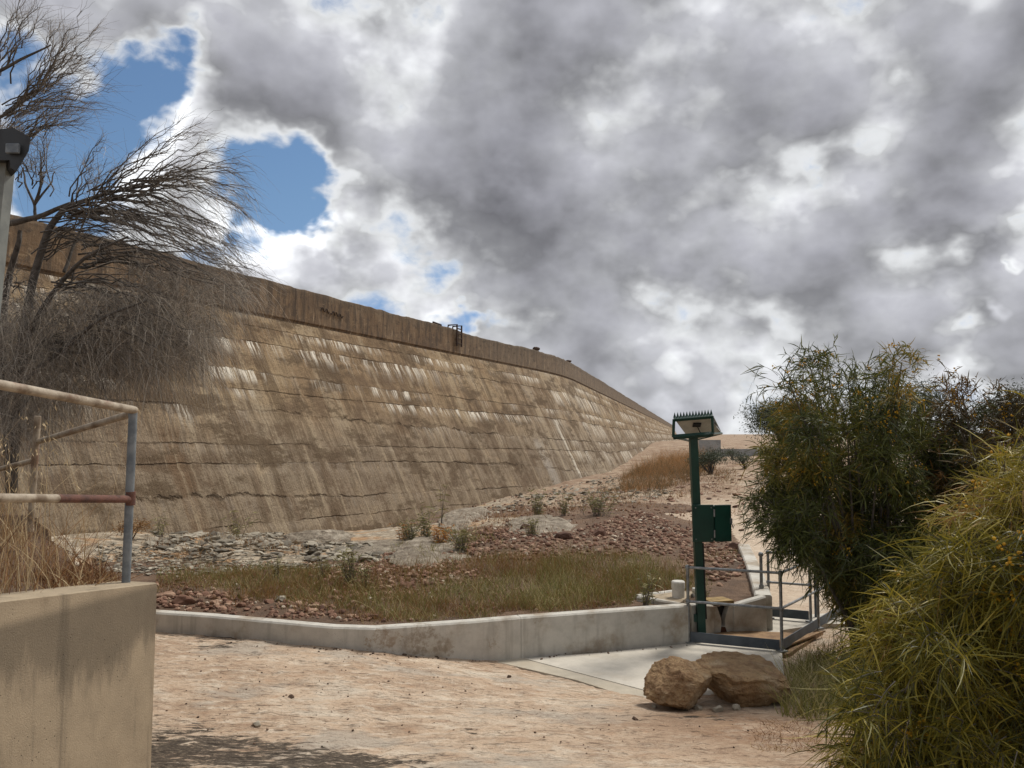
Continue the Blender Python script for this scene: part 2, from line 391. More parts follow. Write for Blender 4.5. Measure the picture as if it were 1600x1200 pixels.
M['column'] = basic('grey_steel_column', c3(128, 132, 128), c3(104, 108, 106), 5, .55, .1, .001, 50)
M['bracket'] = basic('dark_steel_head', c3(54, 58, 62), c3(40, 42, 46), 5, .5, .2)
M['iron'] = basic('rusted_iron', c3(70, 52, 42), c3(44, 34, 30), 12, .9)
M['paint'] = basic('faded_black_paint', c3(54, 42, 34), c3(70, 54, 42), 12, .9)
M['farwall'] = basic('grey_far_concrete', c3(150, 152, 152), c3(130, 132, 132), 2, .9)

def rock_mat(name, a, b_, c_, scale, bump=.03):
    m, t, b = new_mat(name); p = t.obj()
    n1_ = t.noise(p, scale, 7, .68); n2_ = t.noise(p, scale * 4.5, 6, .7); n3_ = t.noise(p, scale * .5, 3, .5)
    c = t.mix(t.step(n1_, .38, .66), a, b_); c = t.mix(t.step(n3_, .5, .68), c, c_)
    c = t.mix(t.math('MULTIPLY', t.step(n2_, .5, .75), .6), c, tuple(q * .45 for q in b_))
    t.put(b.inputs['Base Color'], c); b.inputs['Roughness'].default_value = .92
    t.put(b.inputs['Normal'], t.bump(t.math('ADD', n1_, t.math('MULTIPLY', n2_, .5)), bump)); return m
M['boulder'] = rock_mat('tan_boulder_rock', c3(196, 162, 120), c3(152, 116, 80), c3(208, 182, 146), 6.5, .16)
M['stone'] = tinted('red_brown_stone', [(0, c3(84, 62, 52)), (.35, c3(118, 88, 72)), (.7, c3(142, 110, 92)), (.9, c3(164, 138, 116)), (1, c3(190, 178, 160))], .9, 0, 9)
M['slab'] = tinted('grey_rubble', [(0, c3(92, 86, 76)), (.5, c3(132, 124, 110)), (1, c3(172, 164, 148))], .9, 0, 9)
M['pebble'] = tinted('brown_pebble', [(0, c3(64, 50, 42)), (1, c3(128, 106, 88))], .9, 0, 12)
M['leafdark'] = tinted('wattle_leaf', [(0, c3(56, 64, 30)), (.5, c3(92, 98, 44)), (.8, c3(126, 120, 56)), (1, c3(156, 130, 58))], .5, .22)
M['leaffront'] = tinted('near_wattle_leaf', [(0, c3(66, 68, 28)), (.35, c3(114, 108, 38)), (.65, c3(156, 140, 50)), (.85, c3(178, 162, 82)), (.95, c3(198, 190, 140)), (1, c3(160, 126, 76))], .45, .25)
M['leafred'] = tinted('bronze_leaf', [(0, c3(58, 48, 30)), (.5, c3(84, 74, 36)), (1, c3(122, 90, 50))], .5, .2)
M['leafgrey'] = tinted('grey_green_leaf', [(0, c3(50, 58, 46)), (.6, c3(74, 82, 64)), (1, c3(96, 100, 78))], .6, .15)
M['flower'] = tinted('yellow_flower', [(0, c3(186, 140, 34)), (1, c3(220, 178, 58))], .7, .2)
M['bark'] = basic('dark_bark', c3(98, 92, 86), c3(62, 58, 54), 12, .9, 0, .01, 30)
M['twig'] = tinted('grey_brown_twig', [(0, c3(70, 66, 62)), (.4, c3(122, 115, 107)), (.75, c3(166, 157, 145)), (1, c3(198, 188, 172))], .8, .1)
M['greengrass'] = tinted('green_grass', [(0, c3(128, 92, 56)), (.22, c3(150, 116, 70)), (.42, c3(122, 108, 62)), (.6, c3(106, 108, 56)), (.8, c3(130, 128, 70)), (1, c3(186, 172, 124))], .6, .25)
M['drygrass'] = tinted('dry_grass', [(0, c3(98, 68, 46)), (.35, c3(136, 98, 66)), (.65, c3(164, 132, 92)), (1, c3(204, 184, 146))], .7, .25)
M['rustgrass'] = tinted('rust_grass', [(0, c3(104, 76, 50)), (.5, c3(140, 104, 68)), (1, c3(172, 140, 98))], .7, .25)
M['bankgrass'] = tinted('bank_grass', [(0, c3(92, 80, 58)), (.35, c3(128, 108, 76)), (.65, c3(158, 118, 78)), (1, c3(180, 140, 96))], .7, .25)
M['weed'] = tinted('weed_leaf', [(0, c3(110, 98, 66)), (.5, c3(124, 122, 74)), (1, c3(168, 156, 112))], .6, .25)
M['orangeweed'] = tinted('orange_weed_leaf', [(0, c3(150, 92, 36)), (1, c3(196, 138, 56))], .6, .25)

# ------------------------------------------------------------------ terrain height
U1 = np.array([math.sin(R(25)), math.cos(R(25))]); N1 = np.array([math.cos(R(25)), -math.sin(R(25))])
def mq(A, B, c): return np.sqrt(((A[:, None, :2] - B[None, :, :2]) ** 2).sum(-1) + c * c)
def rbf(pts, c=1.2):
    pts = np.array(pts); K = mq(pts, pts, c); n = len(pts)
    A = np.zeros((n + 1, n + 1)); A[:n, :n] = K; A[n, :n] = 1; A[:n, n] = 1
    w = np.linalg.solve(A, np.concatenate([pts[:, 2], [0]]))
    def f(X, Y):
        X = np.asarray(X, float); q = np.stack([X.ravel(), np.asarray(Y, float).ravel()], 1); out = np.empty(len(q))
        for i in range(0, len(q), 20000): out[i:i + 20000] = mq(q[i:i + 20000], pts, c) @ w[:n] + w[n]
        return out.reshape(X.shape)
    return f
gp = [(0, 0, 1.1), (-1.5, 2, .85), (2.5, 2, .8), (0, -6, 1.6), (-8, -6, 1.6), (10, -6, 1.4), (-2, 4.5, .5), (3, 4.5, .42), (7, 4, .5), (9, 9, .1), (8, 6, .3), (-4.5, 7, .35), (-6, 9.5, .35)]
for px, py, z in [(240, 1195, .34), (500, 1195, .33), (800, 1195, .30), (1150, 1195, .28), (300, 1080, .27), (600, 1080, .2), (850, 1110, .12), (1010, 1110, .05), (1150, 1120, .08), (1250, 1120, .05),
                  (238, 985, .2), (410, 1000, .19), (585, 1017, .16), (690, 1022, .03), (820, 1027, -.09), (950, 1016, -.09), (1070, 1005, -.09), (930, 1060, -.09), (1000, 1080, -.09), (1220, 1022, -.12), (1120, 1020, -.09),
                  (1200, 975, -.10), (1270, 970, -.10), (1350, 985, -.1), (1240, 940, -.06), (1330, 930, -.05), (1180, 860, .1), (1220, 870, .1), (1400, 900, .1),
                  (240, 890, .18), (400, 880, .16), (560, 880, .12), (240, 850, .3), (330, 850, .34), (480, 850, .12), (700, 900, .05), (900, 900, .05), (1040, 900, .05), (300, 930, .1), (600, 940, .1), (900, 940, .1),
                  (700, 850, .15), (720, 815, .25), (860, 815, .45), (880, 840, .3), (780, 780, .1), (960, 780, .42), (1050, 830, .3), (1130, 840, .2)]:
    q = Gz(px, py, z); gp.append((q[0], q[1], z))
for px, py, t in [(230, 833, 20.6), (330, 836, 22.4), (430, 838, 24.5), (540, 834, 27.7), (640, 822, 31), (720, 800, 35), (800, 778, 40), (870, 757, 46), (960, 738, 56), (1010, 722, 70), (1040, 708, 95), (1060, 700, 130),
                  (1000, 765, 38), (1100, 745, 38), (1150, 745, 38), (1130, 790, 28), (1180, 800, 26), (1100, 722, 55), (1170, 722, 55), (1120, 712, 72), (1180, 712, 72), (1300, 720, 50), (1500, 720, 50), (1090, 706, 90), (1200, 705, 90), (1500, 705, 90), (1400, 780, 28), (1700, 800, 28),
                  (150, 835, 19), (60, 840, 18), (-100, 850, 17)]:
    q = P(px, py, t); gp.append(tuple(q))
base_rbf = rbf(gp, 1.0)
def ground_h(X, Y, fine=True):
    X = np.asarray(X, float); Y = np.asarray(Y, float); r = np.hypot(X, Y)
    f = sstep(75, 150, r); z = base_rbf(np.clip(X, -60, 90), np.clip(Y, -12, 150)) * (1 - f)
    far = 2.1 + sstep(500, 1900, r) * (7 + 7 * fbm(X / 600, Y / 600, 3, 5) * 2) + 1.2 * fbm(X / 60, Y / 60, 3, 9) * sstep(150, 400, r)
    z = z + far * f
    if fine:
        amp = .05 + .10 * sstep(13, 22, Y)
        z = z + amp * fbm(X * .9, Y * .9, 4, 3) + .035 * fbm(X * 5, Y * 5, 3, 8)
        # flaked edges of the sheeted rock in front
        q = fbm(X * .55 + 3, Y * 1.1, 4, 21) * 9; z = z + (.012 * sstep(.35, .65, q - np.floor(q))) * (1 - sstep(9, 12, Y))
        z = z + .16 * np.clip(fbm(X * 1.6, Y * 1.6, 4, 33), 0, 1) * sstep(14, 19, Y) * (1 - sstep(60, 90, Y))
    return z
def hit(px, py, hf, t0=2., t1=140.):
    d = ray(px, py); ts = np.geomspace(t0, t1, 900); q = EYE + d * ts[:, None]
    s_ = q[:, 2] - hf(q[:, 0], q[:, 1]); k = np.argmax(s_ < 0)
    return q[k if s_[k] < 0 else -1]

# kerb polyline: centre of the top, level at .45
ZK = .45
kp = [Gz(x, y, ZK) for x, y in ((-40, 948), (120, 950), (238, 954), (330, 960), (430, 969), (520, 977), (585, 979), (660, 974), (735, 969), (810, 962.5), (900, 956), (985, 950), (1072, 944))]
kp = np.array(kp)[:, :2]
wing = np.array([P(1143, 946, 11.2)[:2], P(1193, 929, 11.3)[:2]] + [Gz(x, y, ZK)[:2] for x, y in ( (1182, 897), (1172, 873), (1162, 851))])

# the bed of soil held by the kerb
bp = []
for q in kp: bp.append((q[0], q[1], .36)); bp.append((q[0], q[1] - 1.5, .36))
for px, py, z in [(300, 920, .34), (500, 920, .36), (700, 920, .37), (900, 910, .38), (1000, 905, .38), (1100, 905, .36), (1180, 900, .36), (400, 890, .26), (560, 880, .24), (250, 895, .24), (330, 872, .14), (520, 862, .02), (600, 865, .12),
                  (660, 855, .3), (740, 840, .42), (800, 830, .46), (700, 870, .36), (850, 858, .46), (960, 800, .56), (930, 840, .50), (1050, 840, .44), (1140, 860, .36), (1160, 852, .34), (1030, 790, .45), (900, 790, .3), (840, 795, .25), (1120, 815, .15), (640, 835, .1)]:
    q = Gz(px, py, z); bp.append((q[0], q[1], z))
bed_rbf = rbf(bp, .8)
def bed_h(X, Y):
    return bed_rbf(X, Y) + .07 * fbm(np.asarray(X) * 1.6, np.asarray(Y) * 1.6, 4, 12) + .03 * fbm(np.asarray(X) * 7, np.asarray(Y) * 7, 3, 14)
bed_poly = [tuple(q) for q in kp] + [tuple(wing[0])] + [tuple(q) for q in wing[1:]] + [tuple(Gz(1120, 806, .15)[:2]), tuple(Gz(1030, 783, .3)[:2]), tuple(Gz(940, 778, .3)[:2]), tuple(Gz(700, 800, .15)[:2]), tuple(Gz(600, 838, 0)[:2]), tuple(Gz(300, 858, .1)[:2]), (-9, 14), (-8, 10)]
def surf(X, Y):
    X = np.atleast_1d(X); Y = np.atleast_1d(Y); z = ground_h(X, Y); ins = in_poly(np.stack([X, Y], 1), bed_poly)
    return np.where(ins, np.maximum(z, bed_h(X, Y)), z)

# ------------------------------------------------------------------ ground sheet
def axis(lo, hi, step, far, ratio=1.16):
    a = list(np.arange(lo, hi, step)); s_ = step
    while a[-1] < far: s_ *= ratio; a.append(a[-1] + s_)
    s_ = step; b = [a[0]]
    while b[-1] > -far: s_ *= ratio; b.append(b[-1] - s_)
    return np.array(b[::-1][:-1] + a)
gx = axis(-7, 7, .075, 3500, 1.09); gy = axis(3.8, 13, .07, 3500, 1.045)
GX, GY = np.meshgrid(gx, gy); GZ = ground_h(GX, GY)
ins = in_poly(np.stack([GX.ravel(), GY.ravel()], 1), bed_poly).reshape(GX.shape)
GZ = np.where(ins, np.minimum(GZ, bed_h(GX, GY) + .12 * sstep(15, 18, GY) - .10 * (1 - sstep(15, 18, GY))), GZ)
def blob(px, py, z, rx, ry, rot=0):
    q = Gz(px, py, z); dx, dy = GX - q[0], GY - q[1]; c, s_ = math.cos(rot), math.sin(rot)
    return np.exp(-(((dx * c + dy * s_) / rx) ** 2 + ((-dx * s_ + dy * c) / ry) ** 2))
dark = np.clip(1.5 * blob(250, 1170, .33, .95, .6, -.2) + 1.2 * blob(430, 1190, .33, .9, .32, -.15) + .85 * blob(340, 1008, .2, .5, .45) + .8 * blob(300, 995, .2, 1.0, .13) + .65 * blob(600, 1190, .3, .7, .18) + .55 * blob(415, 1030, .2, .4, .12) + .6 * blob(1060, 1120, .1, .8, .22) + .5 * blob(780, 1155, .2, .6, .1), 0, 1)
soil = np.clip(1.1 * blob(1200, 1150, .15, 1.3, .7) + .7 * blob(1120, 1115, .08, .9, .3), 0, 1)
rockw = (1 - sstep(10.5, 14, GY)) * (1 - sstep(60, 100, np.abs(GX)))
path = np.clip(sstep(11, 12.5, GY) * (1 - sstep(22, 34, GY)) * sstep(2.6, 4.4, GX - .12 * (GY - 12)), 0, 1)
toe_d = -(GX * N1[0] + GY * N1[1])
rub = sstep(11.5, 14, GY) * (1 - sstep(.5, 2.5, GX + .10 * (GY - 18))) * (1 - sstep(45, 70, GY))
mg, t, b = new_mat('ground_rock_and_soil')
p = t.pos(); px_, py_, pz_ = t.sep(p)
str_ = t.vmath('MULTIPLY', p, (1.0, 1.9, 1.0))
na = t.noise(str_, .9, 7, .68); nb = t.noise(str_, 4.2, 7, .7); nc = t.noise(str_, 22, 6, .72); nd = t.noise(p, 110, 3, .7)
rockc = t.ramp(na, [(.30, c3(158, 134, 112)), (.44, c3(188, 164, 140)), (.54, c3(202, 180, 156)), (.68, c3(202, 190, 172))])
rockc = t.mix(t.math('MULTIPLY', t.step(nb, .50, .64), .7), rockc, c3(220, 206, 186))
rockc = t.mix(t.math('MULTIPLY', t.step(nb, .47, .30), .6), rockc, c3(172, 136, 108))
lam = t.noise(t.vmath('MULTIPLY', p, (1.0, 3.4, 1.0)), 6.5, 6, .7)
rockc = t.mix(t.math('MULTIPLY', t.step(lam, .54, .68), .35), rockc, c3(126, 100, 82))
rockc = t.mix(t.math('MULTIPLY', t.step(lam, .655, .71), .7), rockc, c3(70, 60, 52))
rockc = t.mix(t.math('MULTIPLY', t.step(nc, .50, .70), .55), rockc, c3(128, 104, 86))
rockc = t.mix(t.math('MULTIPLY', t.step(nc, .63, .71), .8), rockc, c3(76, 64, 54))
rockc = t.mix(t.math('MULTIPLY', t.step(nc, .40, .28), .7), rockc, c3(216, 204, 188))
rockc = t.mix(t.math('MULTIPLY', t.step(nd, .58, .70), .5), rockc, c3(92, 78, 66))
soilc = t.ramp(nb, [(.3, c3(106, 84, 66)), (.5, c3(142, 112, 88)), (.7, c3(172, 144, 116))])
soilc = t.mix(t.step(nc, .55, .7), soilc, c3(98, 72, 54))
dirtc = t.ramp(t.noise(p, .45, 6, .7), [(.32, c3(118, 96, 78)), (.46, c3(144, 120, 100)), (.58, c3(166, 146, 124)), (.72, c3(190, 176, 156))])
dirtc = t.mix(t.math('MULTIPLY', t.step(t.noise(p, 5, 5, .75), .50, .66), .75), dirtc, c3(104, 86, 68))
dirtc = t.mix(t.math('MULTIPLY', t.step(t.noise(p, 2.2, 6, .75), .53, .62), .6), dirtc, c3(190, 178, 160))
vs = t.voro(t.vmath('MULTIPLY', p, (1, 1.5, 1)), 7.5, out='Color'); vsv = t.sep(vs)[0]
rubc = t.ramp(vsv, [(0, c3(120, 110, 96)), (.4, c3(150, 138, 120)), (.75, c3(176, 160, 138)), (1, c3(192, 182, 164))])
rubc = t.mix(t.math('MULTIPLY', t.step(t.noise(p, 1.1, 5, .6), .5, .62), .7), rubc, c3(172, 132, 92))
rubc = t.mix(t.math('MULTIPLY', t.step(t.noise(p, 9, 5, .75), .53, .7), .7), rubc, c3(86, 74, 60))
c = t.mix(t.attr('rub'), dirtc, rubc)
c = t.mix(t.attr('path'), c, t.mix(.55, rockc, c3(196, 180, 160)))
gp_ = t.noise(str_, .55, 5, .65)
rockc = t.mix(t.math('MULTIPLY', t.step(gp_, .54, .64), .6), rockc, c3(168, 160, 148))
fl = t.noise(t.vmath('MULTIPLY', p, (.7, 2.6, 1)), 2.2, 6, .7)
rockc = t.mix(t.math('MULTIPLY', t.math('MULTIPLY', t.step(fl, .50, .515), t.step(fl, .545, .53)), .45), rockc, c3(108, 90, 76))
c = t.mix(t.attr('rock'), c, rockc)
c = t.mix(t.math('MULTIPLY', t.attr('soil'), t.step(nb, .3, .6)), c, soilc)
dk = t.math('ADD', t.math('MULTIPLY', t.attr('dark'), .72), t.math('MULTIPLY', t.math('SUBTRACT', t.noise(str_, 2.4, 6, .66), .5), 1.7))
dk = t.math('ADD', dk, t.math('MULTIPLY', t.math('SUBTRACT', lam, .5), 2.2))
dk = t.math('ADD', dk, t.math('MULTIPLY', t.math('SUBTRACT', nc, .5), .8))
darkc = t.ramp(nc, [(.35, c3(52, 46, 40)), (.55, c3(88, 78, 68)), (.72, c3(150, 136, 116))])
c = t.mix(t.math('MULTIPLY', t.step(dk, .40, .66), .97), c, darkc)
t.put(b.inputs['Base Color'], c); b.inputs['Roughness'].default_value = .95; b.inputs['Specular IOR Level'].default_value = .2
crk = t.step(t.voro(t.vmath('ADD', str_, t.vmath('SCALE', t.noise(p, 3, 4, out=1), scale=.6)), 1.5, 'DISTANCE_TO_EDGE'), .0, .03)
hh = t.math('ADD', t.math('MULTIPLY', nb, .6), t.math('ADD', t.math('MULTIPLY', nc, .5), t.math('MULTIPLY', nd, .12)))
hh = t.math('SUBTRACT', hh, t.math('MULTIPLY', t.step(lam, .58, .68), .3))
t.put(b.inputs['Normal'], t.bump(hh, .055, .85))
mb = MB(); mb.add(np.stack([GX.ravel(), GY.ravel(), GZ.ravel()], 1), grid_faces(len(gx), len(gy)))
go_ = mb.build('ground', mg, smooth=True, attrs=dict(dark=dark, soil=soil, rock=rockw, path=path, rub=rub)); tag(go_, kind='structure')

# garden bed
bx0, by0 = np.array(bed_poly).min(0); bx1, by1 = np.array(bed_poly).max(0)
ax = np.arange(bx0, bx1, .08); ay = np.concatenate([np.arange(by0, 14, .07), np.arange(14, by1, .14)])
BX, BY = np.meshgrid(ax, ay); BZ = bed_h(BX, BY)
F = grid_faces(len(ax), len(ay)); cen = np.stack([BX.ravel(), BY.ravel()], 1)[F].mean(1); F = F[in_poly(cen, bed_poly)]
mbed, t, b = new_mat('garden_soil'); p = t.pos()
c = t.ramp(t.noise(p, 1.6, 7, .7), [(.3, c3(86, 68, 54)), (.5, c3(112, 88, 68)), (.7, c3(140, 114, 90))])
c = t.mix(t.math('MULTIPLY', t.step(t.noise(p, 18, 5, .75), .5, .68), .7), c, c3(72, 52, 38))
t.put(b.inputs['Base Color'], c); b.inputs['Roughness'].default_value = .95; t.put(b.inputs['Normal'], t.bump(t.noise(p, 16, 6, .75), .06))
mb = MB(); mb.add(np.stack([BX.ravel(), BY.ravel(), BZ.ravel()], 1), F); tag(mb.build('garden_bed', mbed, smooth=True), kind='structure')

# concrete apron slab and its rough strip
def sheet(name, poly, z, th, m):
    mb = MB(); mb.prism(poly, z - th, z); return tag(mb.build(name, m), kind='structure')
ap = [Gz(x, y, -.05)[:2] for x, y in ((818, 1029), (945, 1020), (1075, 1006), (1090, 985), (1190, 965), (1300, 958), (1420, 962), (1420, 975), (1290, 975), (1222, 985), (1222, 1021), (1225, 1060), (1150, 1090), (1008, 1079))]
sheet('concrete_apron', ap, -.045, .12, M['apron'])
st = [Gz(x, y, -.05)[:2] for x, y in ((690, 1021), (818, 1026.5), (1010, 1077), (1040, 1100), (1000, 1094), (900, 1062), (790, 1037))]
sheet('concrete_strip', st, -.052, .12, concrete('rough_edge_concrete', c3(186, 176, 158), c3(150, 140, 124), c3(160, 146, 124), .5, True, .1))

# ------------------------------------------------------------------ dam
# plan line of the toe plane at z=.3 : straight, then bending away
toe0 = -17.4 * N1
def plan(s_):
    """point and outward normal of the face line (z=.3) at arc length s, s=0 abreast of the camera"""
    s_ = np.asarray(s_, float); ang0, ang1, sb, wdt = R(25), R(13.0), 54., 16.
    ss = np.linspace(-60, 420, 4801); a = ang0 + (ang1 - ang0) * sstep(sb - wdt / 2, sb + wdt / 2, ss)
    dx = np.sin(a) * .1; dy = np.cos(a) * .1
    X = np.cumsum(dx); Y = np.cumsum(dy); i0 = np.argmin(np.abs(ss)); X = X - X[i0] + toe0[0]; Y = Y - Y[i0] + toe0[1]
    xi, yi, ai = np.interp(s_, ss, X), np.interp(s_, ss, Y), np.interp(s_, ss, a)
    return np.stack([xi, yi], -1), np.stack([np.cos(ai), -np.sin(ai)], -1)
Z1, ZT, BAT = 7.34, 8.68, .5
def dam_sz(px, py):
    """arc length and height where the pixel's ray meets the straight face"""
    d = ray(px, py); nd = d[0] * N1[0] + d[1] * N1[1]
    tt = (-17.4 + BAT * .3 - BAT * EYE[2] ) / (nd + BAT * d[2]) if True else 0
    q = EYE + d * tt; return q[0] * U1[0] + q[1] * U1[1], q[2]
dam = thing('dam_wall', 'long old tan concrete dam wall, battered face with white streaks and dark parapet', 'dam', (-16., 8., 0))
ss = np.concatenate([np.arange(-50, 6, .6), np.arange(6, 75, .13), np.geomspace(75, 380, 160)])
zs = np.concatenate([[-3, -2], np.arange(-1.4, Z1 + .01, .12)])
S, Zg = np.meshgrid(ss, zs); pt, nr = plan(S)
lift = .86
jn = ((Zg + .0055 * (Z1 - Zg) * (np.minimum(S, 60) - 22)) / lift + .10 * fbm(S * .25, Zg * 0, 3, 40)); jf = jn - np.floor(jn)
relief = .05 * fbm(S * .6, Zg * .8, 4, 41) + .035 * fbm(S * 3, Zg * 2, 3, 42)
ledge = -.11 * sstep(.80, .97, jf) * (fbm(S * .15, np.floor(jn) * 3.1, 2, 44) + .35) + .03 * jf
off = -BAT * (Zg - .3) + relief + ledge
V = np.stack([pt[..., 0] + nr[..., 0] * off, pt[..., 1] + nr[..., 1] * off, Zg + 0 * S], -1).reshape(-1, 3)
sh = np.stack([S.ravel(), Zg.ravel()], 1)
mdam, t, b = new_mat('dam_face_concrete')
uv = t.attr('sh', 'Vector'); us, uh, _ = t.sep(uv)
hN = t.math('ADD', uh, t.math('MULTIPLY', t.math('SUBTRACT', t.noise(t.comb(us, uh, 0), .35, 4), .5), .34))
hN = t.math('ADD', hN, t.math('MULTIPLY', t.math('MULTIPLY', t.math('SUBTRACT', Z1, uh), .0055), t.math('SUBTRACT', t.math('MINIMUM', us, 60.), 22.)))
hN = t.math('ADD', hN, t.math('MULTIPLY', t.math('SUBTRACT', t.noise(t.comb(us, uh, 0), 2.6, 5, .72), .5), .22))
hN = t.math('ADD', hN, t.math('MULTIPLY', t.math('SINE', t.math('MULTIPLY', uh, 2.9)), .17))
hj = t.math('DIVIDE', hN, lift); f = t.math('FRACT', hj); row = t.math('FLOOR', hj)
edge = t.math('MINIMUM', f, t.math('SUBTRACT', 1., f))
rown = t.noise(t.comb(t.math('MULTIPLY', us, .16), t.math('MULTIPLY', row, 7.3), 0), 1., 3, .6)     # joints open here, closed there
patch = t.noise(t.comb(us, t.math('MULTIPLY', uh, 1.6), 2.), .16, 5, .62)
patch2 = t.noise(t.comb(us, t.math('MULTIPLY', uh, 1.5), 9.), .55, 6, .68)
stre = t.noise(t.comb(t.math('MULTIPLY', us, 3.2), t.math('MULTIPLY', uh, .30), 0), 1., 6, .66)
strf = t.noise(t.comb(t.math('MULTIPLY', us, 11.), t.math('MULTIPLY', uh, .55), 4.), 1., 5, .68)
fin = t.noise(t.comb(us, uh, 0), 14, 6, .72)
c = t.ramp(patch, [(.30, c3(120, 98, 72)), (.44, c3(146, 122, 92)), (.55, c3(160, 138, 106)), (.68, c3(152, 138, 116))])
hi_ = t.step(uh, 2.2, 4.6)
c = t.mix(t.math('MULTIPLY', t.math('SUBTRACT', 1., hi_), .7), c, c3(136, 122, 104))
c = t.mix(t.math('MULTIPLY', t.step(patch2, .50, .60), .7), c, c3(104, 84, 64))
c = t.mix(t.math('MULTIPLY', t.step(patch2, .46, .30), .45), c, c3(176, 152, 118))
c = t.mix(t.math('MULTIPLY', t.step(strf, .50, .66), t.step(patch, .62, .40, .25, .62)), c, c3(92, 78, 62))
c = t.mix(t.math('MULTIPLY', t.step(stre, .50, .64), .62), c, c3(104, 84, 64))
c = t.mix(t.math('MULTIPLY', t.step(t.noise(t.comb(t.math('MULTIPLY', us, 22.), t.math('MULTIPLY', uh, 1.2), 8.), 1., 4, .65), .52, .64), .45), c, c3(92, 78, 62))
# brown damp strip and thin dark seams running down the slope
for (ax_, ay_, bx_, by_, wd, amt, colr) in ((252, 665, 318, 822, .42, .75, c3(112, 88, 64)), (590, 600, 672, 800, .22, .35, c3(108, 88, 64)), (445, 560, 520, 800, .16, .4, c3(100, 82, 62)), (868, 660, 908, 748, .30, .85, c3(226, 218, 200)), (845, 690, 862, 748, .8, .30, c3(206, 204, 198))):
    s0, z0_ = dam_sz(ax_, ay_); s1, z1_ = dam_sz(bx_, by_)
    zt_, zb_ = max(z0_, z1_), min(z0_, z1_); sm = (s0 + s1) / 2
    wob = t.math('ADD', us, t.math('MULTIPLY', t.math('SUBTRACT', t.noise(uv, .9, 4), .5), .7))
    dd = t.math('ABSOLUTE', t.math('SUBTRACT', wob, sm))
    mk = t.math('MULTIPLY', t.step(dd, wd, wd * .55), t.math('MULTIPLY', t.step(uh, zt_ + .3, zt_ - .2), t.step(uh, zb_ - .9, zb_)))
    c = t.mix(t.math('MULTIPLY', t.math('MULTIPLY', mk, t.step(t.math('ADD', t.math('MULTIPLY', strf, .6), t.math('MULTIPLY', patch2, .4)), .36, .54, .25, 1.)), amt), c, colr)
# dark band hanging under some joints
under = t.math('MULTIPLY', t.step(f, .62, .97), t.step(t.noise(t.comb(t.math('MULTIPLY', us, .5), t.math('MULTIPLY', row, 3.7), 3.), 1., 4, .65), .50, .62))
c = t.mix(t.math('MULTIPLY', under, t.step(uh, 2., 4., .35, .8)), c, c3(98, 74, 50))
pale = t.math('MULTIPLY', t.math('MULTIPLY', t.step(us, 40., 46.), t.step(us, 70., 56.)), t.step(stre, .35, .60, .55, 0.))
c = t.mix(t.math('MULTIPLY', pale, .75), c, c3(184, 172, 152))
rowm = t.noise(t.comb(t.math('MULTIPLY', us, 1.3), t.math('MULTIPLY', row, 4.9), 3.), 1., 4, .7)
crack = t.math('MULTIPLY', t.math('MULTIPLY', t.step(edge, .06, .010), t.step(rown, .44, .58)), t.step(rowm, .40, .56))
hsv = t.n.new('ShaderNodeHueSaturation'); hsv.inputs['Saturation'].default_value = .95; t.l.new(c, hsv.inputs['Color']); c = hsv.outputs[0]
c = t.mix(t.math('MULTIPLY', crack, t.step(uh, 3.2, 5.0, .75, .30)), c, c3(74, 60, 46))
c = t.mix(t.math('MULTIPLY', t.math('MULTIPLY', t.step(edge, .03, .012), .3), t.step(rowm, .3, .5)), c, c3(96, 78, 60))
c = t.mix(t.math('MULTIPLY', t.step(t.noise(t.comb(us, t.math('MULTIPLY', uh, 2.), 5.), 3.2, 6, .75), .56, .66), .55), c, c3(84, 68, 52))
# upright construction joints
vj = t.math('PINGPONG', t.math('ADD', us, t.math('MULTIPLY', t.noise(uv, 1.2, 3), .25)), 3.05)
c = t.mix(t.math('MULTIPLY', t.math('MULTIPLY', t.step(vj, .05, .015), t.step(patch2, .4, .55)), .5), c, c3(88, 70, 52))
lng = t.noise(t.comb(t.math('MULTIPLY', us, 1.5), t.math('MULTIPLY', uh, .07), 21.), 1., 6, .72)
c = t.mix(t.math('MULTIPLY', t.step(lng, .53, .60), .6), c, c3(92, 76, 58))
c = t.mix(t.math('MULTIPLY', t.step(lng, .455, .40), .45), c, c3(172, 156, 130))
blot = t.noise(t.comb(us, t.math('MULTIPLY', uh, 2.4), 15.), .42, 6, .7)
c = t.mix(t.math('MULTIPLY', t.step(blot, .52, .60), .78), c, c3(92, 76, 58))
sp = t.noise(t.comb(us, uh, 2.), 7, 6, .75)
c = t.mix(t.math('MULTIPLY', t.step(sp, .54, .64), .55), c, c3(92, 76, 60))
c = t.mix(t.math('MULTIPLY', t.step(sp, .42, .32), .4), c, c3(186, 168, 140))
c = t.mix(t.math('MULTIPLY', t.step(fin, .52, .72), .5), c, c3(100, 84, 64))
# white lime run out of the joints
wst = t.math('ADD', t.math('MULTIPLY', stre, .5), t.math('MULTIPLY', strf, .5))
hang = t.math('SUBTRACT', f, t.step(strf, .3, .7, .55, .0))
wm = t.math('MULTIPLY', t.step(wst, .485, .545), t.step(f, .25, .80))
wm = t.math('MULTIPLY', wm, t.step(t.noise(t.comb(t.math('MULTIPLY', us, .14), t.math('MULTIPLY', row, 5.1), 7.), 1., 3, .6), .44, .54))
wm = t.math('MULTIPLY', wm, t.step(t.noise(t.comb(t.math('MULTIPLY', us, .9), t.math('MULTIPLY', row, 2.3), 11.), 1., 4, .65), .38, .54, .2, 1.))
wm = t.math('MULTIPLY', wm, t.math('MAXIMUM', t.step(uh, 2.6, 4.2, .10, 1.), t.step(us, 44., 52.)))
c = t.mix(t.math('MULTIPLY', wm, .9), c, c3(226, 218, 202))
t.put(b.inputs['Base Color'], c); b.inputs['Roughness'].default_value = .93; b.inputs['Specular IOR Level'].default_value = .2
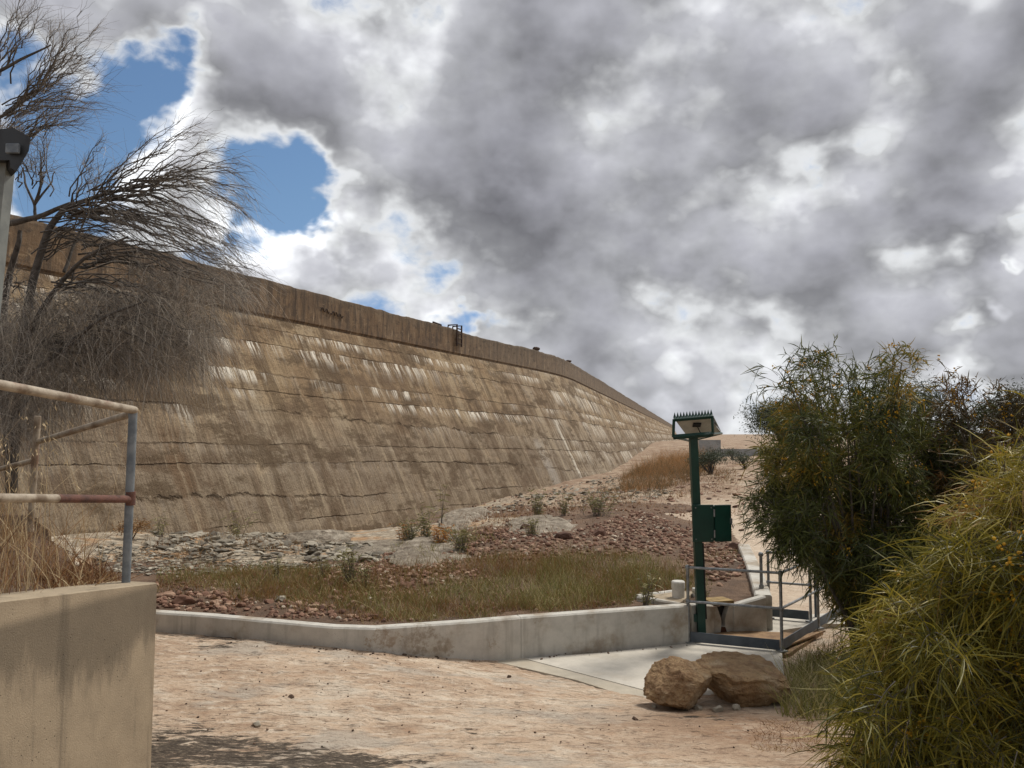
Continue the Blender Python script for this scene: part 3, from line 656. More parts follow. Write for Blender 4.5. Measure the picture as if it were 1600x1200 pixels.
hgt = t.math('ADD', t.math('MULTIPLY', fin, .30), t.math('ADD', t.math('MULTIPLY', patch2, .6), t.math('MULTIPLY', strf, .25)))
hgt = t.math('SUBTRACT', hgt, t.math('MULTIPLY', crack, .7)); hgt = t.math('SUBTRACT', hgt, t.math('MULTIPLY', under, .35))
t.put(b.inputs['Normal'], t.bump(hgt, .2, .9))
mb = MB(); mb.add(V, grid_faces(len(ss), len(zs))); mb.build('battered_face', mdam, dam, smooth=True, uv=sh)
# parapet: upright, .75 m thick, chipped crest
pz = np.array([Z1 - .5, Z1 - .02, Z1 + .04, Z1 + .4, Z1 + .8, ZT - .12, ZT - .03, ZT, ZT, ZT - 1.6]); po = np.array([0, 0, .06, .06, .06, .06, .05, .02, -.75, -.75])
S, K = np.meshgrid(ss, np.arange(len(pz))); pt, nr = plan(S); zz_ = pz[K]
crest = .12 * fbm(S * .22, 0 * S, 3, 55) + .07 * fbm(S * 2.2, 0 * S, 3, 56) - .10 * sstep(37.5, 38.5, S) + .06 * sstep(45, 46, S)
zz_ = zz_ + np.where(K >= 5, crest, 0)
off = -BAT * (Z1 - .3) + po[K] + np.where((K > 1) & (K < 7), .03 * fbm(S * 1.5, K * 1.3, 3, 57), 0)
V = np.stack([pt[..., 0] + nr[..., 0] * off, pt[..., 1] + nr[..., 1] * off, zz_], -1).reshape(-1, 3)
mpar, t, b = new_mat('dark_parapet_concrete'); uv = t.attr('sh', 'Vector'); us, uh, _ = t.sep(uv)
n_ = t.noise(t.comb(us, uh, 0), .5, 6, .66); v_ = t.noise(t.comb(t.math('MULTIPLY', us, 3.), t.math('MULTIPLY', uh, .4), 0), 1., 6, .68); fin = t.noise(uv, 13, 6, .7)
c = t.ramp(n_, [(.3, c3(94, 76, 58)), (.5, c3(120, 98, 74)), (.7, c3(138, 118, 94))])
c = t.mix(t.math('MULTIPLY', t.step(v_, .46, .58), .75), c, c3(74, 62, 50))
c = t.mix(t.step(us, 36., 44., 0., .45), c, c3(128, 116, 100))
c = t.mix(t.math('MULTIPLY', t.step(t.noise(t.comb(us, t.math('MULTIPLY', uh, 1.5), 3.), 2.6, 6, .75), .54, .62), .6), c, c3(70, 58, 48))
c = t.mix(t.math('MULTIPLY', t.step(t.noise(t.comb(us, t.math('MULTIPLY', uh, 1.5), 8.), 2.2, 6, .75), .58, .66), .5), c, c3(160, 138, 108))
c = t.mix(t.math('MULTIPLY', t.step(uh, ZT - .55, ZT - .05), .45), c, c3(84, 74, 62))
c = t.mix(t.math('MULTIPLY', t.step(fin, .5, .7), .5), c, c3(84, 66, 48))
vj = t.math('PINGPONG', us, 3.05); c = t.mix(t.math('MULTIPLY', t.step(vj, .06, .02), .7), c, c3(58, 46, 36))
wl = t.math('MULTIPLY', t.step(t.noise(t.comb(t.math('MULTIPLY', us, 5.), t.math('MULTIPLY', uh, .8), 6.), 1., 4, .6), .58, .66), t.step(uh, Z1 + .75, Z1 + .2))
c = t.mix(t.math('MULTIPLY', wl, .5), c, c3(190, 170, 140))
t.put(b.inputs['Base Color'], c); b.inputs['Roughness'].default_value = .93
t.put(b.inputs['Normal'], t.bump(t.math('ADD', t.math('MULTIPLY', fin, .4), v_), .06, .8))
mb = MB(); mb.add(V, grid_faces(len(ss), len(pz))); mb.build('parapet', mpar, dam, smooth=False, uv=np.stack([S.ravel(), zz_.ravel()], 1))
def par_s(px, py=520):                                     # arc length of the parapet abreast of a pixel column
    s_ = np.linspace(0, 300, 6001); q, n = plan(s_); q = q - n * BAT * (Z1 - .3); return float(np.interp((px - 800) / FPX, q[:, 0] / q[:, 1] * math.cos(TH), s_))
def par_pt(s_, out, z):
    q, n = plan(s_); q = q + n * (-BAT * (Z1 - .3) + out); return np.array([q[0], q[1], z])
# faded scrawl on the parapet
mb = MB(); sa, sb_ = par_s(498), par_s(532)
for (u0, u1, ph) in ((0, .36, 0), (.42, .62, 2.), (.66, 1., 4.)):
    u = np.linspace(u0, u1, 26); mb.tube([par_pt(sa + (sb_ - sa) * k, .085, ZT - .62 - .12 * k + .075 * math.sin(k * 34 + ph)) for k in u], .022, 5)
mb.build('scrawl', M['paint'], dam)
# iron left on the crest
s0 = par_s(713); lad = thing('iron_ladder', 'short rusty iron ladder hooked over the dam parapet', 'ladder', par_pt(s0, .1, ZT - 1))
for d_ in (-.26, .26):
    mb = MB(); q = [par_pt(s0 + d_, -.4, ZT + .0), par_pt(s0 + d_, -.38, ZT + .22), par_pt(s0 + d_, .17, ZT + .22), par_pt(s0 + d_, .17, ZT - .95)]; mb.tube(q, .05, 6); mb.build('stile', M['iron'], lad)
for k in range(4): mb = MB(); mb.tube([par_pt(s0 - .26, .17, ZT - .8 + k * .27), par_pt(s0 + .26, .17, ZT - .8 + k * .27)], .035, 6); mb.build('rung', M['iron'], lad)
s0 = par_s(690); fr = thing('iron_hoop', 'low rusty iron hoop on the dam crest left of the ladder', 'iron hoop', par_pt(s0, -.3, ZT))
mb = MB(); mb.tube([par_pt(s0 - .4, -.3, ZT - .1), par_pt(s0 - .4, -.3, ZT + .14), par_pt(s0 + .4, -.3, ZT + .10), par_pt(s0 + .4, -.3, ZT - .1)], .06, 6); mb.build('hoop', M['iron'], fr)
mb = MB(); mb.box(par_pt(s0 - .4, -.3, ZT - .02), (.26, .26, .1), -R(25)); mb.build('foot_plate', M['iron'], fr); mb = MB(); mb.box(par_pt(s0 + .4, -.3, ZT - .02), (.26, .26, .1), -R(25)); mb.build('foot_plate', M['iron'], fr)
for px, sz, lb in ((842, .30, 'dark rubble lump on the dam crest right of the ladder'), (893, .26, 'small dark lump on the dam crest where the wall bends away')):
    V, F = stone_shape(2, px, .6); o = par_pt(par_s(px), -.2, ZT - .02); mb = MB(); mb.add(V * sz + o + np.array([0, 0, sz * .4]), F, .1)
    tag(mb.build('rubble_lump', M['pebble'], origin=o), lb, 'stone')

# ------------------------------------------------------------------ kerb wall (low wall round the bed)
def wall_strip(mb, line, z0s, z1, th, cap=.02, sub=.12):
    """upright wall along a plan line; z0s = foot heights; front is the right-hand side of the direction of travel"""
    line = np.asarray(line); seg = np.linalg.norm(np.diff(line, axis=0), axis=1); cum = np.concatenate([[0], np.cumsum(seg)])
    m = max(2, int(cum[-1] / sub)); u = np.linspace(0, cum[-1], m + 1)
    q = np.stack([np.interp(u, cum, line[:, k]) for k in (0, 1)], 1); z0 = np.interp(u, cum, np.broadcast_to(z0s, (len(line),))); z1 = np.interp(u, cum, np.broadcast_to(z1, (len(line),)))
    tg = unit(np.gradient(q, axis=0)); n = np.stack([tg[:, 1], -tg[:, 0]], 1)
    prof = [(th / 2, 0), (th / 2, 1), (th / 2 - cap, 2), (-th / 2 + cap, 2), (-th / 2, 1), (-th / 2, 0)]
    V = []
    for (o, lv) in prof:
        z = z0 if lv == 0 else (z1 - cap if lv == 1 else z1); V.append(np.concatenate([q + n * o, z[:, None]], 1))
    V = np.stack(V, 1).reshape(-1, 3); F = []
    k = len(prof)
    for i in range(m):
        for j in range(k): F.append((i * k + j, i * k + (j + 1) % k, (i + 1) * k + (j + 1) % k, (i + 1) * k + j))
    mb.add(V, np.array(F)); mb.add(V[:k], [tuple(range(k))]); mb.add(V[-k:], [tuple(range(k))[::-1]])
    return q, n
kerb = thing('kerb_wall', 'low pale concrete kerb wall curving along the front of the garden bed', 'low wall', (*kp[6], 0))
mb = MB(); wall_strip(mb, kp[:10], -.3, ZK, .17); mb.build('left_run', M['kerb'], kerb)
mb = MB(); wall_strip(mb, np.concatenate([[kp[9] + (kp[10] - kp[9]) * .012], kp[10:]]), -.3, ZK, .17); mb.build('right_run', M['kerb'], kerb)
wg = thing('wing_wall', 'pale concrete wall running back up the right side of the garden bed', 'low wall', (*wing[1], 0))
mb = MB(); wall_strip(mb, wing[:2], -.3, [.345, .455], .15); mb.build('front_panel', M['kerb'], wg)
mb = MB(); wall_strip(mb, np.concatenate([[wing[1] + (wing[2] - wing[1]) * .03], wing[2:]]), -.3, [.45, .46, .46, .46], .24); mb.build('side_run', M['kerb'], wg)
# weir: plate wall between kerb end and wing wall, with a V notch
wa = np.array([*kp[-1], 0]); wb = np.array([*wing[0], 0]); wa = np.array([*P(1110, 946, 11.1)[:2], 0])
wu = unit(wb - wa); wl_ = np.linalg.norm(wb - wa); wn = np.array([wu[1], -wu[0], 0])
weir = thing('weir_plate', 'concrete outlet plate with a black V notch beside the green post', 'weir', (*((wa + wb) / 2)[:2], 0))
def wp(a, z, o): return wa + wu * a + wn * o + np.array([0, 0, z])
mid = wl_ * .50; hw = .095; zt, zv = .335, .16
F2 = []
for o in (.05, -.05):
    F2.append([wp(0, -.3, o), wp(mid - .03, -.3, o), wp(mid - .03, zv, o), wp(mid - hw, zt, o), wp(0, zt, o), wp(mid + .03, -.3, o), wp(wl_, -.3, o), wp(wl_, zt, o), wp(mid + hw, zt, o), wp(mid + .03, zv, o), wp(mid - .03, .06, o), wp(mid + .03, .06, o)])
V = np.array(F2[0] + F2[1]); L1 = [(0, 1, 2, 3, 4), (5, 6, 7, 8, 9), (1, 5, 11, 10)]
Fs = [f_ for f_ in L1] + [tuple(12 + i for i in f_[::-1]) for f_ in L1]
for a_, b_ in ((3, 4), (2, 3), (10, 2), (11, 10), (9, 11), (8, 9), (7, 8), (6, 7), (4, 0)): Fs.append((a_, b_, b_ + 12, a_ + 12))
mb = MB(); mb.add(V, Fs); mb.build('plate', M['kerb'], weir)
mb = MB(); mb.add([wp(mid - hw * .95, zt - .02, -.052), wp(mid + hw * .95, zt - .02, -.052), wp(mid + hw * .95, -.2, -.052), wp(mid - hw * .95, -.2, -.052), wp(mid - hw * .95, zt - .02, -.09), wp(mid + hw * .95, zt - .02, -.09), wp(mid + hw * .95, -.2, -.09), wp(mid - hw * .95, -.2, -.09)],
       [(0, 1, 2, 3), (7, 6, 5, 4), (0, 4, 5, 1), (2, 6, 7, 3), (1, 5, 6, 2), (0, 3, 7, 4)]); mb.build('notch_shade_sheet', M['black'], weir)  # black sheet behind the notch, painting the shade inside the opening
mb = MB(); mb.add([wp(mid - .035, .06, .054), wp(mid + .03, .05, .054), wp(mid + .075, -.08, .054), wp(mid - .06, -.08, .054)], [(0, 1, 2, 3)]); mb.build('seep_stain', M['dirtstain'], weir)
mb = MB()
for k in range(2): mb.box(wp(mid * 1.0, .385, -.02 - k * .15), (wl_ * 1.05, .14, .05), math.atan2(wu[1], wu[0]))
mb.build('timber_cover', M['wood'], weir)
# stub of wall left of the post
stub = thing('end_pier', 'short pale concrete pier joining the kerb end to the outlet', 'pier', (*kp[-1], 0))
mb = MB(); q0 = kp[-1] + (np.array(wa[:2]) - kp[-1]) * .06 + np.array([0, .03]); wall_strip(mb, np.array([q0, wa[:2] - wu[:2] * .01]), -.3, [ZK - .003, .37], .14); mb.build('pier', M['kerb'], stub)
# inlet box behind the kerb
ib = [Gz(x, y, .42)[:2] for x, y in ((998, 933), (1062, 944))]; ib2 = [Gz(x, y, .42)[:2] for x, y in ((998, 933), (1060, 922))]
pit = thing('inlet_box', 'concrete inlet box rim set in the grass behind the kerb', 'pit', (*ib[0], .1))
mb = MB(); wall_strip(mb, np.array(ib), 0, .44, .10); mb.build('front_rim', M['kerb'], pit)
mb = MB(); wall_strip(mb, np.array([np.array(ib2[0]) + (0, .12), ib2[1]]), 0, .43, .10); mb.build('back_rim', M['kerb'], pit)
a0, a1, a2 = np.array(ib[0]), np.array(ib[1]), np.array(ib2[1])
mb = MB(); mb.prism([tuple(a0 + (.1, .1)), tuple(a1 + (0, .06)), tuple(a2 + (.25, -.05)), tuple(a2 + (0, -.05))], .2, .415); mb.build('lid', M['oldwall'], pit)
# white plastic standpipes
for (x, yb, yt, w, tt, lb) in ((1060, 940, 908, 21, 11.35, 'wide white plastic pipe with a cap behind the handrail'), (1086, 938, 919, 9, 11.6, 'thin white plastic pipe behind the green post')):
    a = P(x, yb, tt); h = P(x, yt, tt)[2] - a[2]; r = w / FPX * tt / 2
    o = thing('plastic_pipe', lb, 'pipe', a)
    mb = MB(); mb.tube([a + np.array([0, 0, -.06]), a + np.array([0, 0, h * .72])], r * .93, 20); mb.build('pipe', M['pvc'], o, smooth=False)
    mb = MB(); mb.tube([a + np.array([0, 0, h * .66]), a + np.array([0, 0, h * .95]), a + np.array([0, 0, h])], [r, r, r * .88], 20); mb.build('cap', M['pvc'], o)

# ------------------------------------------------------------------ handrails + platform
def rail_set(o, posts, zb, zt_, zm, mat, segs, toe=None, feet=True, r=.021):
    for k, q in enumerate(posts):
        mb = MB(); mb.tube([(q[0], q[1], zb), (q[0], q[1], zt_)], r, 12); mb.ball((q[0], q[1], zt_), r * 1.75, 12); mb.ball((q[0], q[1], zm), r * 1.7, 12)
        if feet: mb.box((q[0], q[1], zb + .008), (.11, .11, .016), .4)
        mb.build('post', mat, o, smooth=False)
    for (a, b_) in segs:
        for z, nm in ((zt_, 'top_rail'), (zm, 'mid_rail')):
            mb = MB(); mb.tube([(*posts[a][:2], z), (*posts[b_][:2], z)], r * .86, 12); mb.build(nm, mat, o)
        if toe:
            p0, p1 = np.array(posts[a][:2]), np.array(posts[b_][:2]); c_ = (p0 + p1) / 2; l_ = np.linalg.norm(p1 - p0)
            mb = MB(); mb.box((c_[0], c_[1], toe), (l_ - .05, .012, .13), math.atan2(p1[1] - p0[1], p1[0] - p0[0])); mb.build('toe_board', M['toe'], o)
A = Gz(1076, 1004, -.045); B = Gz(1222, 1018, -.045); C = Gz(1279, 982, -.045); C2 = C + (C - B) * 1.6
hr = thing('handrail', 'galvanised two-bar handrail with slate toe board behind the boulders', 'handrail', A)
rail_set(hr, [A, B, C, C2], -.045, .955, .50, M['galv'], [(0, 1), (1, 2), (2, 3)], .035)
D = Gz(1191, 972, -.045); E = Gz(1202, 966, -.045); Fp = Gz(1267, 972, -.045); H = Gz(1275, 964, -.045)
hr2 = thing('handrail', 'far galvanised handrail partly hidden by the dark wattle shrub', 'handrail', D)
rail_set(hr2, [E, Fp], -.045, .95, .50, M['galv'], [(0, 1)], .05)
hr3 = thing('rail_post', 'single galvanised post at the corner of the wing wall', 'post', D)
mb = MB(); mb.tube([D, D + np.array([0, 0, 1.0])], .024, 12); mb.ball(D + np.array([0, 0, 1.0]), .04, 12); mb.build('upright', M['galv'], hr3)
mb = MB(); mb.tube([D + np.array([0, 0, .46]), D + np.array([0, 0, .55])], .036, 12); mb.build('clamp', M['galv'], hr3); mb = MB(); mb.box(D + np.array([0, 0, .008]), (.13, .13, .016)); mb.build('foot_plate', M['galv'], hr3)
hr4 = thing('rail_post', 'dark slim post just behind the far handrail under the shrub', 'post', H)
mb = MB(); mb.tube([H, H + np.array([0, 0, .95])], .022, 10); mb.build('upright', M['toe'], hr4); mb = MB(); mb.ball(H + np.array([0, 0, .95]), .036, 10); mb.build('cap', M['toe'], hr4)
plf = thing('platform', 'brown plate platform inside the handrail, over the drain channel', 'platform', (A + B) / 2)
dk_ = [Gz(x, y, -.02)[:2] for x, y in ((1084, 999), (1130, 984), (1262, 990), (1290, 985), (1222, 1012))]
mb = MB(); mb.prism(dk_, -.040, -.018); mb.build('deck_plate', M['deck'], plf)
wdir = unit(B - A); ndir = np.array([wdir[1], -wdir[0], 0])
mb = MB(); c_ = (A + B) / 2 + ndir * .03 + wdir * .2; mb.box((c_[0], c_[1], -.115), (np.linalg.norm(B - A) * .75, .09, .12), math.atan2(wdir[1], wdir[0])); mb.build('edge_beam', M['deck'], plf)
wd2 = unit(C - B); nd2 = np.array([wd2[1], -wd2[0], 0]); c_ = (B + C) / 2 + nd2 * .02
mb = MB(); mb.box((c_[0], c_[1], -.12), (np.linalg.norm(C - B) * .98, .10, .10), math.atan2(wd2[1], wd2[0])); mb.build('side_beam', M['deck'], plf)

# ------------------------------------------------------------------ solar post
tp = 10.74
pb = P(1096.5, 1000, tp); pb[2] = -.05; ptop = P(1083, 682, tp)
sol = thing('solar_post', 'dark green steel post with a spiked solar panel head and open cabinet', 'solar post', pb)
def lerp(z): k = (z - pb[2]) / (ptop[2] - pb[2]); return pb + (ptop - pb) * k
ang = .10
mb = MB(); hw = .052
tops = [lerp(pb[2]) + np.array([x, y, 0]) for x, y in ((-hw, -hw), (hw, -hw), (hw, hw), (-hw, hw))] + [ptop + np.array([x, y, 0]) for x, y in ((-hw, -hw), (hw, -hw), (hw, hw), (-hw, hw))]
mb.add(tops, np.array([(3, 2, 1, 0), (4, 5, 6, 7), (0, 1, 5, 4), (1, 2, 6, 5), (2, 3, 7, 6), (3, 0, 4, 7)])); mb.build('post', M['green'], sol)
mb = MB(); q = lerp(.20); mb.box(q + np.array([-.075, -.02, .06]), (.05, .02, .10)); mb.build('lug', M['green'], sol)
# cabinet: two leaves meeting in a shallow V
q = lerp(1.55); zc = 1.555
mb = MB(); mb.box(q + np.array([.13, .02, 0]), (.30, .15, .47), 0, bev=.006); mb.build('cabinet', M['green'], sol)
hx = P(1113, 818, tp)
dl = MB(); lw = .285; a_ = .06
dl.box((hx[0] - lw / 2 * math.cos(a_) - .01, hx[1] - .10 - lw / 2 * math.sin(a_) * -1 * 0, zc), (lw, .018, .50), a_, bev=.004); dl.build('left_door', M['green'], sol)
dl = MB(); rw = .235; a2_ = .22; dl.box((hx[0] + rw / 2 * math.cos(a2_) + .012, hx[1] - .10 + rw / 2 * math.sin(a2_), zc - .0), (rw, .018, .495), a2_, bev=.004); dr = dl.build('right_door', M['greendoor'], sol)
for z_ in (zc + .14, zc - .14): mb = MB(); mb.tube([(hx[0], hx[1] - .118, z_ - .05), (hx[0], hx[1] - .118, z_ + .05)], .012, 8); mb.build('hinge', M['galv'], sol)
mb = MB(); hk = (hx[0] + rw * math.cos(a2_) + .01, hx[1] - .10 + rw * math.sin(a2_) - .015, zc + .03); mb.box(hk, (.03, .03, .07)); mb.tube([(hk[0], hk[1] - .02, hk[2] - .03), (hk[0] + .02, hk[1] - .03, hk[2] - .10), (hk[0] + .035, hk[1] - .03, hk[2] - .05)], .007, 6); mb.build('latch', M['galv'], sol)
mb = MB(); mb.tube([lerp(.25) + np.array([.066, -.03, 0]), lerp(1.28) + np.array([.066, -.03, 0])], .012, 8); mb.build('conduit', M['black'], sol)
for k in range(4): mb = MB(); cx_ = hx[0] - lw + .03 if k % 2 == 0 else hx[0] - .04; mb.tube([(cx_, hx[1] - .112 - (.017 if k % 2 == 0 else 0), zc + (.21 if k < 2 else -.21)), (cx_, hx[1] - .12 - (.017 if k % 2 == 0 else 0), zc + (.21 if k < 2 else -.21))], .009, 8); mb.build('screw', M['galv'], sol)
# head: sheet-metal tray, backing sheet and panel sloping away, comb of spikes along the top
hc = P(1081.5, 666, tp)
FL = P(1052, 683, tp - .1); FR = P(1114, 678, tp - .1); TL = P(1053, 655, tp - .1); TR = P(1113, 650, tp - .1)
dep = np.array([.22, .75, 0.])
def bar(mb, a, b_, w=.022): mb.tube([a, b_], w, 4)
fr_ = MB()
for a, b_ in ((FL, FR), (TL, TR)): bar(fr_, a, b_, .034)
for a, b_ in ((FL, TL), (FR, TR)): bar(fr_, a, b_, .020)
fr_.build('front_frame', M['green'], sol)
bl, br = P(1078, 689, 11.2), P(1128, 677, 11.2)
sk = MB()
for a, b_ in ((FL, bl), (FR, br), (bl, br)): bar(sk, a, b_, .016)
bar(sk, TR, br + np.array([.0, .1, .03]), .014); sk.build('rear_frame', M['green'], sol)
def slab(mb, pts, n, th): # quad slab
    pts = np.array(pts); n = unit(n) * th; V = np.concatenate([pts, pts + n]); mb.add(V, np.array([(3, 2, 1, 0), (4, 5, 6, 7), (0, 1, 5, 4), (1, 2, 6, 5), (2, 3, 7, 6), (3, 0, 4, 7)]))
up_a, up_b = TL + np.array([.03, .03, -.02]), TR + np.array([-.03, .03, -.02])
lo_a, lo_b = bl + np.array([.0, -.05, -.0]), br + np.array([-.02, -.05, .0])
nrm = np.cross(up_b - up_a, lo_a - up_a); nrm = nrm if nrm[2] > 0 else -nrm
mb = MB(); slab(mb, [up_a, up_b, lo_b, lo_a], nrm, .012); mb.build('panel_backing', M['panel'], sol)
mb = MB(); slab(mb, [up_a + unit(nrm) * .016, up_b + unit(nrm) * .016, lo_b + unit(nrm) * .016, lo_a + unit(nrm) * .016], nrm, .025); mb.build('solar_panel', M['panelfront'], sol)
jb = up_a + (up_b - up_a) * .52 + (lo_a - up_a) * .22
mb = MB(); mb.box(jb - unit(nrm) * .02, (.11, .07, .03), .0, -.7, bev=.006)
mb.tube([jb - unit(nrm) * .03, jb + np.array([.05, .05, -.1]), jb + np.array([.10, .10, -.17])], .008, 6); mb.build('junction_box', M['black'], sol)
for k in range(13):
    q = TL + (TR - TL) * ((k + .25) / 12.6) + np.array([0, 0, .02]); mb = MB()
    mb.add([q + np.array([-.020, -.004, 0]), q + np.array([.020, -.004, 0]), q + np.array([0, 0, .075]), q + np.array([-.020, .004, 0]), q + np.array([.020, .004, 0])], [(0, 1, 2), (4, 3, 2), (0, 2, 3), (1, 4, 2), (0, 3, 4, 1)]); mb.build('spike', M['green'], sol)

# ------------------------------------------------------------------ boulders, pebbles
def boulder(name, label, corner_l, corner_r, ytop, ybase, t_, seed, flat, depth, lean=0., sub=5, pinch=None):
    c_ = P((corner_l + corner_r) / 2, ybase, t_); w = (corner_r - corner_l) / FPX * t_ / 2; h = (ybase - ytop) / FPX * t_
    V, F = ICO[sub]; V = V.copy(); r = np.random.default_rng(seed)
    planes = pinch or []
    for n, d in planes:
        n = unit(np.array(n, float)); k = V @ n; V = np.where((k > d)[:, None], V - n * ((k - d) * .93)[:, None], V)
    for _ in range(26):
        n = unit(r.normal(size=3)); k = V @ n; d = k.max() * r.uniform(.84, .95); V = np.where((k > d)[:, None], V - n * ((k - d) * 1.)[:, None], V)
    def f3(k, sd): return (fbm(V[:, 0] * k + sd, V[:, 1] * k + sd * 2, 3, sd) + fbm(V[:, 1] * k + 3, V[:, 2] * k * 1.3, 3, sd + 9) + fbm(V[:, 2] * k * 1.3 + 7, V[:, 0] * k, 3, sd + 17)) / 1.7
    rd = 1 - np.abs(f3(2.4, seed + 2)) * 5; rd = np.clip(rd, 0, 1) ** 3
    q = f3(1.6, seed + 31) * 5; st_ = sstep(.3, .55, q - np.floor(q))
    V = V * (1 + .07 * f3(2.2, seed) + .09 * f3(6, seed + 3) + .08 * f3(17, seed + 4) - .05 * rd + .05 * st_)[:, None]
    lo, hi = V.min(0), V.max(0); V = (V - (lo + hi) / 2) / (hi - lo) * 2
    V = V * np.array([w, depth / 2, h / 2 * 1.12]); V[:, 0] += V[:, 2] * lean
    zc_ = c_[2] + h / 2 - h * .06; o = np.array([c_[0], c_[1] + depth * .35, c_[2]])
    mb = MB(); mb.add(V + np.array([c_[0], c_[1] + depth * .35, zc_]), F)
    return tag(mb.build(name, M['boulder'], origin=o, smooth=False), label, 'boulder')
boulder('boulder', 'brown wedge-shaped boulder, left one of the touching pair beside the slab', 1010, 1128, 1042, 1108, 7.75, 5, 1, .62, .0, pinch=[((-.85, -.25, .55), .36), ((.55, -.35, .75), .50), ((-.1, -1, .25), .42), ((.9, -.5, -.3), .50), ((.1, -.2, 1), .66)])
boulder('boulder', 'large flat-topped tan boulder under the handrail, right one of the pair', 1102, 1252, 1046, 1112, 7.95, 17, 1, .95, -.05, pinch=[((.15, -.12, 1), .36), ((-.5, -.9, -.2), .60), ((.2, -1, -.4), .52), ((1, -.2, .3), .72), ((-1, -.3, -.5), .55), ((0, -.8, .6), .62)])
def peb(px, py, s_, lb, m='pebble', tint=.3):
    q = hit(px, py, ground_h); V, F = stone_shape(3, int(px * 7 + py), .75, .3); mb = MB(); mb.add(rotz(V, px) * s_ + np.array([q[0], q[1], q[2] + s_ * .4]), F, tint)
    return tag(mb.build('pebble', M[m], origin=q), lb, 'stone')
peb(886, 1048, .035, 'dark round pebble alone on the pale concrete apron'); peb(795, 1059, .03, 'brown pebble on the bare rock by the concrete strip')
peb(689, 1020, .035, 'dark pebble against the foot of the kerb near its bend'); peb(992, 1126, .035, 'dark pebble on rock left of the boulders')
peb(455, 1092, .035, 'brown pebble in the middle of the bare rock'); peb(402, 1134, .04, 'pale angular pebble beside the black stain', 'slab', .9)
peb(632, 1025, .03, 'tiny brown pebble near the kerb foot')
peb(1060, 1001, .05, 'red-brown stone at the foot of the handrail post', 'stone', .2); peb(1040, 1004, .035, 'smaller red-brown stone along the kerb foot', 'stone', .2)
for k, (x, y, s_, lb) in enumerate([(1070, 1108, .05, 'long pale stone in front of the left boulder'), (1090, 1109, .045, 'grey chip at the foot of the gap between the boulders'), (1122, 1112, .06, 'flat pale stone in front of the dark gap'), (1150, 1110, .055, 'grey stone in front of the large boulder'), (1022, 1106, .03, 'little pale chip left of the boulders')]): peb(x, y, s_, lb, 'slab', .5 + .1 * k)
# ------------------------------------------------------------------ stones of the bed
st_poly1 = [Gz(x, y, .37) for x, y in ((242, 950), (245, 925), (330, 925), (520, 950), (600, 968), (560, 972), (430, 962))]
st_poly2 = [hit(x, y, surf) for x, y in ((690, 870), (760, 825), (880, 838), (1000, 800), (1140, 850), (1160, 858), (1185, 915), (1120, 918), (1060, 870), (930, 868), (800, 880))]
st_poly3 = [hit(x, y, surf) for x, y in ((480, 905), (620, 860), (700, 870), (760, 905), (660, 930), (520, 940))]
bedfront_ = [Gz(x, y, .38) for x, y in ((590, 972), (985, 942), (1075, 925), (1090, 885), (880, 875), (760, 905), (620, 935))]
bedleft_ = [hit(x, y, surf) for x, y in ((245, 940), (240, 890), (420, 880), (620, 870), (640, 930), (590, 968), (430, 950))]
bedback_ = [hit(x, y, surf) for x, y in ((690, 800), (960, 775), (1120, 805), (1160, 850), (1010, 800), (860, 835), (700, 850))]
cand = []
for poly, n, s0, s1 in ((st_poly1, 300, .025, .075), (st_poly2, 2200, .03, .085), (st_poly3, 1300, .025, .075), (bedfront_, 350, .02, .05), (bedleft_, 700, .02, .06), (bedback_, 700, .02, .08)):
    q = sample_poly(poly, n); z = surf(q[:, 0], q[:, 1]); s_ = s0 + (s1 - s0) * rng.random(n) ** 2.2
    cand += [(a, b_, c_, d_) for (a, b_), c_, d_ in zip(q, z, s_)]
cand.sort(key=lambda v: -v[3] / v[1])
protos = [(me_mb, None) for me_mb in ()]
meshes = []
for k in range(8):
    V, F = STONES[k]; me = MB(); me.add(V, F, random.uniform(.1, .85)); o = me.build('stone', M['stone']); meshes.append(o)
lab = 'rough red-brown fist-sized stone among the loose stones in the garden bed'
for i, (x, y, z, s_) in enumerate(cand[:300]):
    src = meshes[i % 8]
    if i < 8: o = src
    else: o = src.copy(); COL.objects.link(o)
    o.location = (x, y, z + s_ * .3); o.scale = (s_,) * 3; o.rotation_euler = (random.gauss(0, .3), random.gauss(0, .3), random.uniform(0, 6.28))
    tag(o, lab, 'stone', 'loose stones in the garden bed')
mb = MB(); scatter_stones(mb, [c_[:3] for c_ in cand[300:]], [c_[3] for c_ in cand[300:]], [stone_shape(1, 300 + k, .7) for k in range(8)])
tag(mb.build('gravel', M['stone']), 'small red-brown stones heaped in the garden bed', 'gravel', kind='stuff')
def big_stone(px, py, s_, lb, m='stone', tint=.5, flat=.7, sx_=1.4):
    q = hit(px, py, surf); V, F = stone_shape(3, int(px + py), flat, .35); V = V * np.array([sx_, 1, 1]); mb = MB(); mb.add(V * s_ + np.array([q[0], q[1], q[2] + s_ * .35]), F, tint)
    return tag(mb.build('stone', M[m], origin=q), lb, 'stone')
big_stone(284, 945, .13, 'largest reddish stone just behind the left end of the kerb', tint=.35); big_stone(205, 940, .1, 'dull brown stone half hidden by the old wall corner', tint=.55)
big_stone(262, 934, .09, 'pinkish stone left of the largest reddish one', tint=.8); big_stone(440, 940, .08, 'pale stone in the grass behind the kerb', 'slab', .9); big_stone(880, 843, .16, 'dark brown rock below the white outcrop', tint=.05); big_stone(937, 838, .14, 'brown upright rock right of the white outcrop', tint=.15, flat=1.)
big_stone(1152, 858, .14, 'rounded brown rock at the far end of the wing wall', tint=.1, flat=.8); big_stone(820, 829, .14, 'dark rock at the left of the white outcrop', tint=.05); big_stone(455, 935, .07, 'small brown stone beside the pale one in the grass', tint=.3)
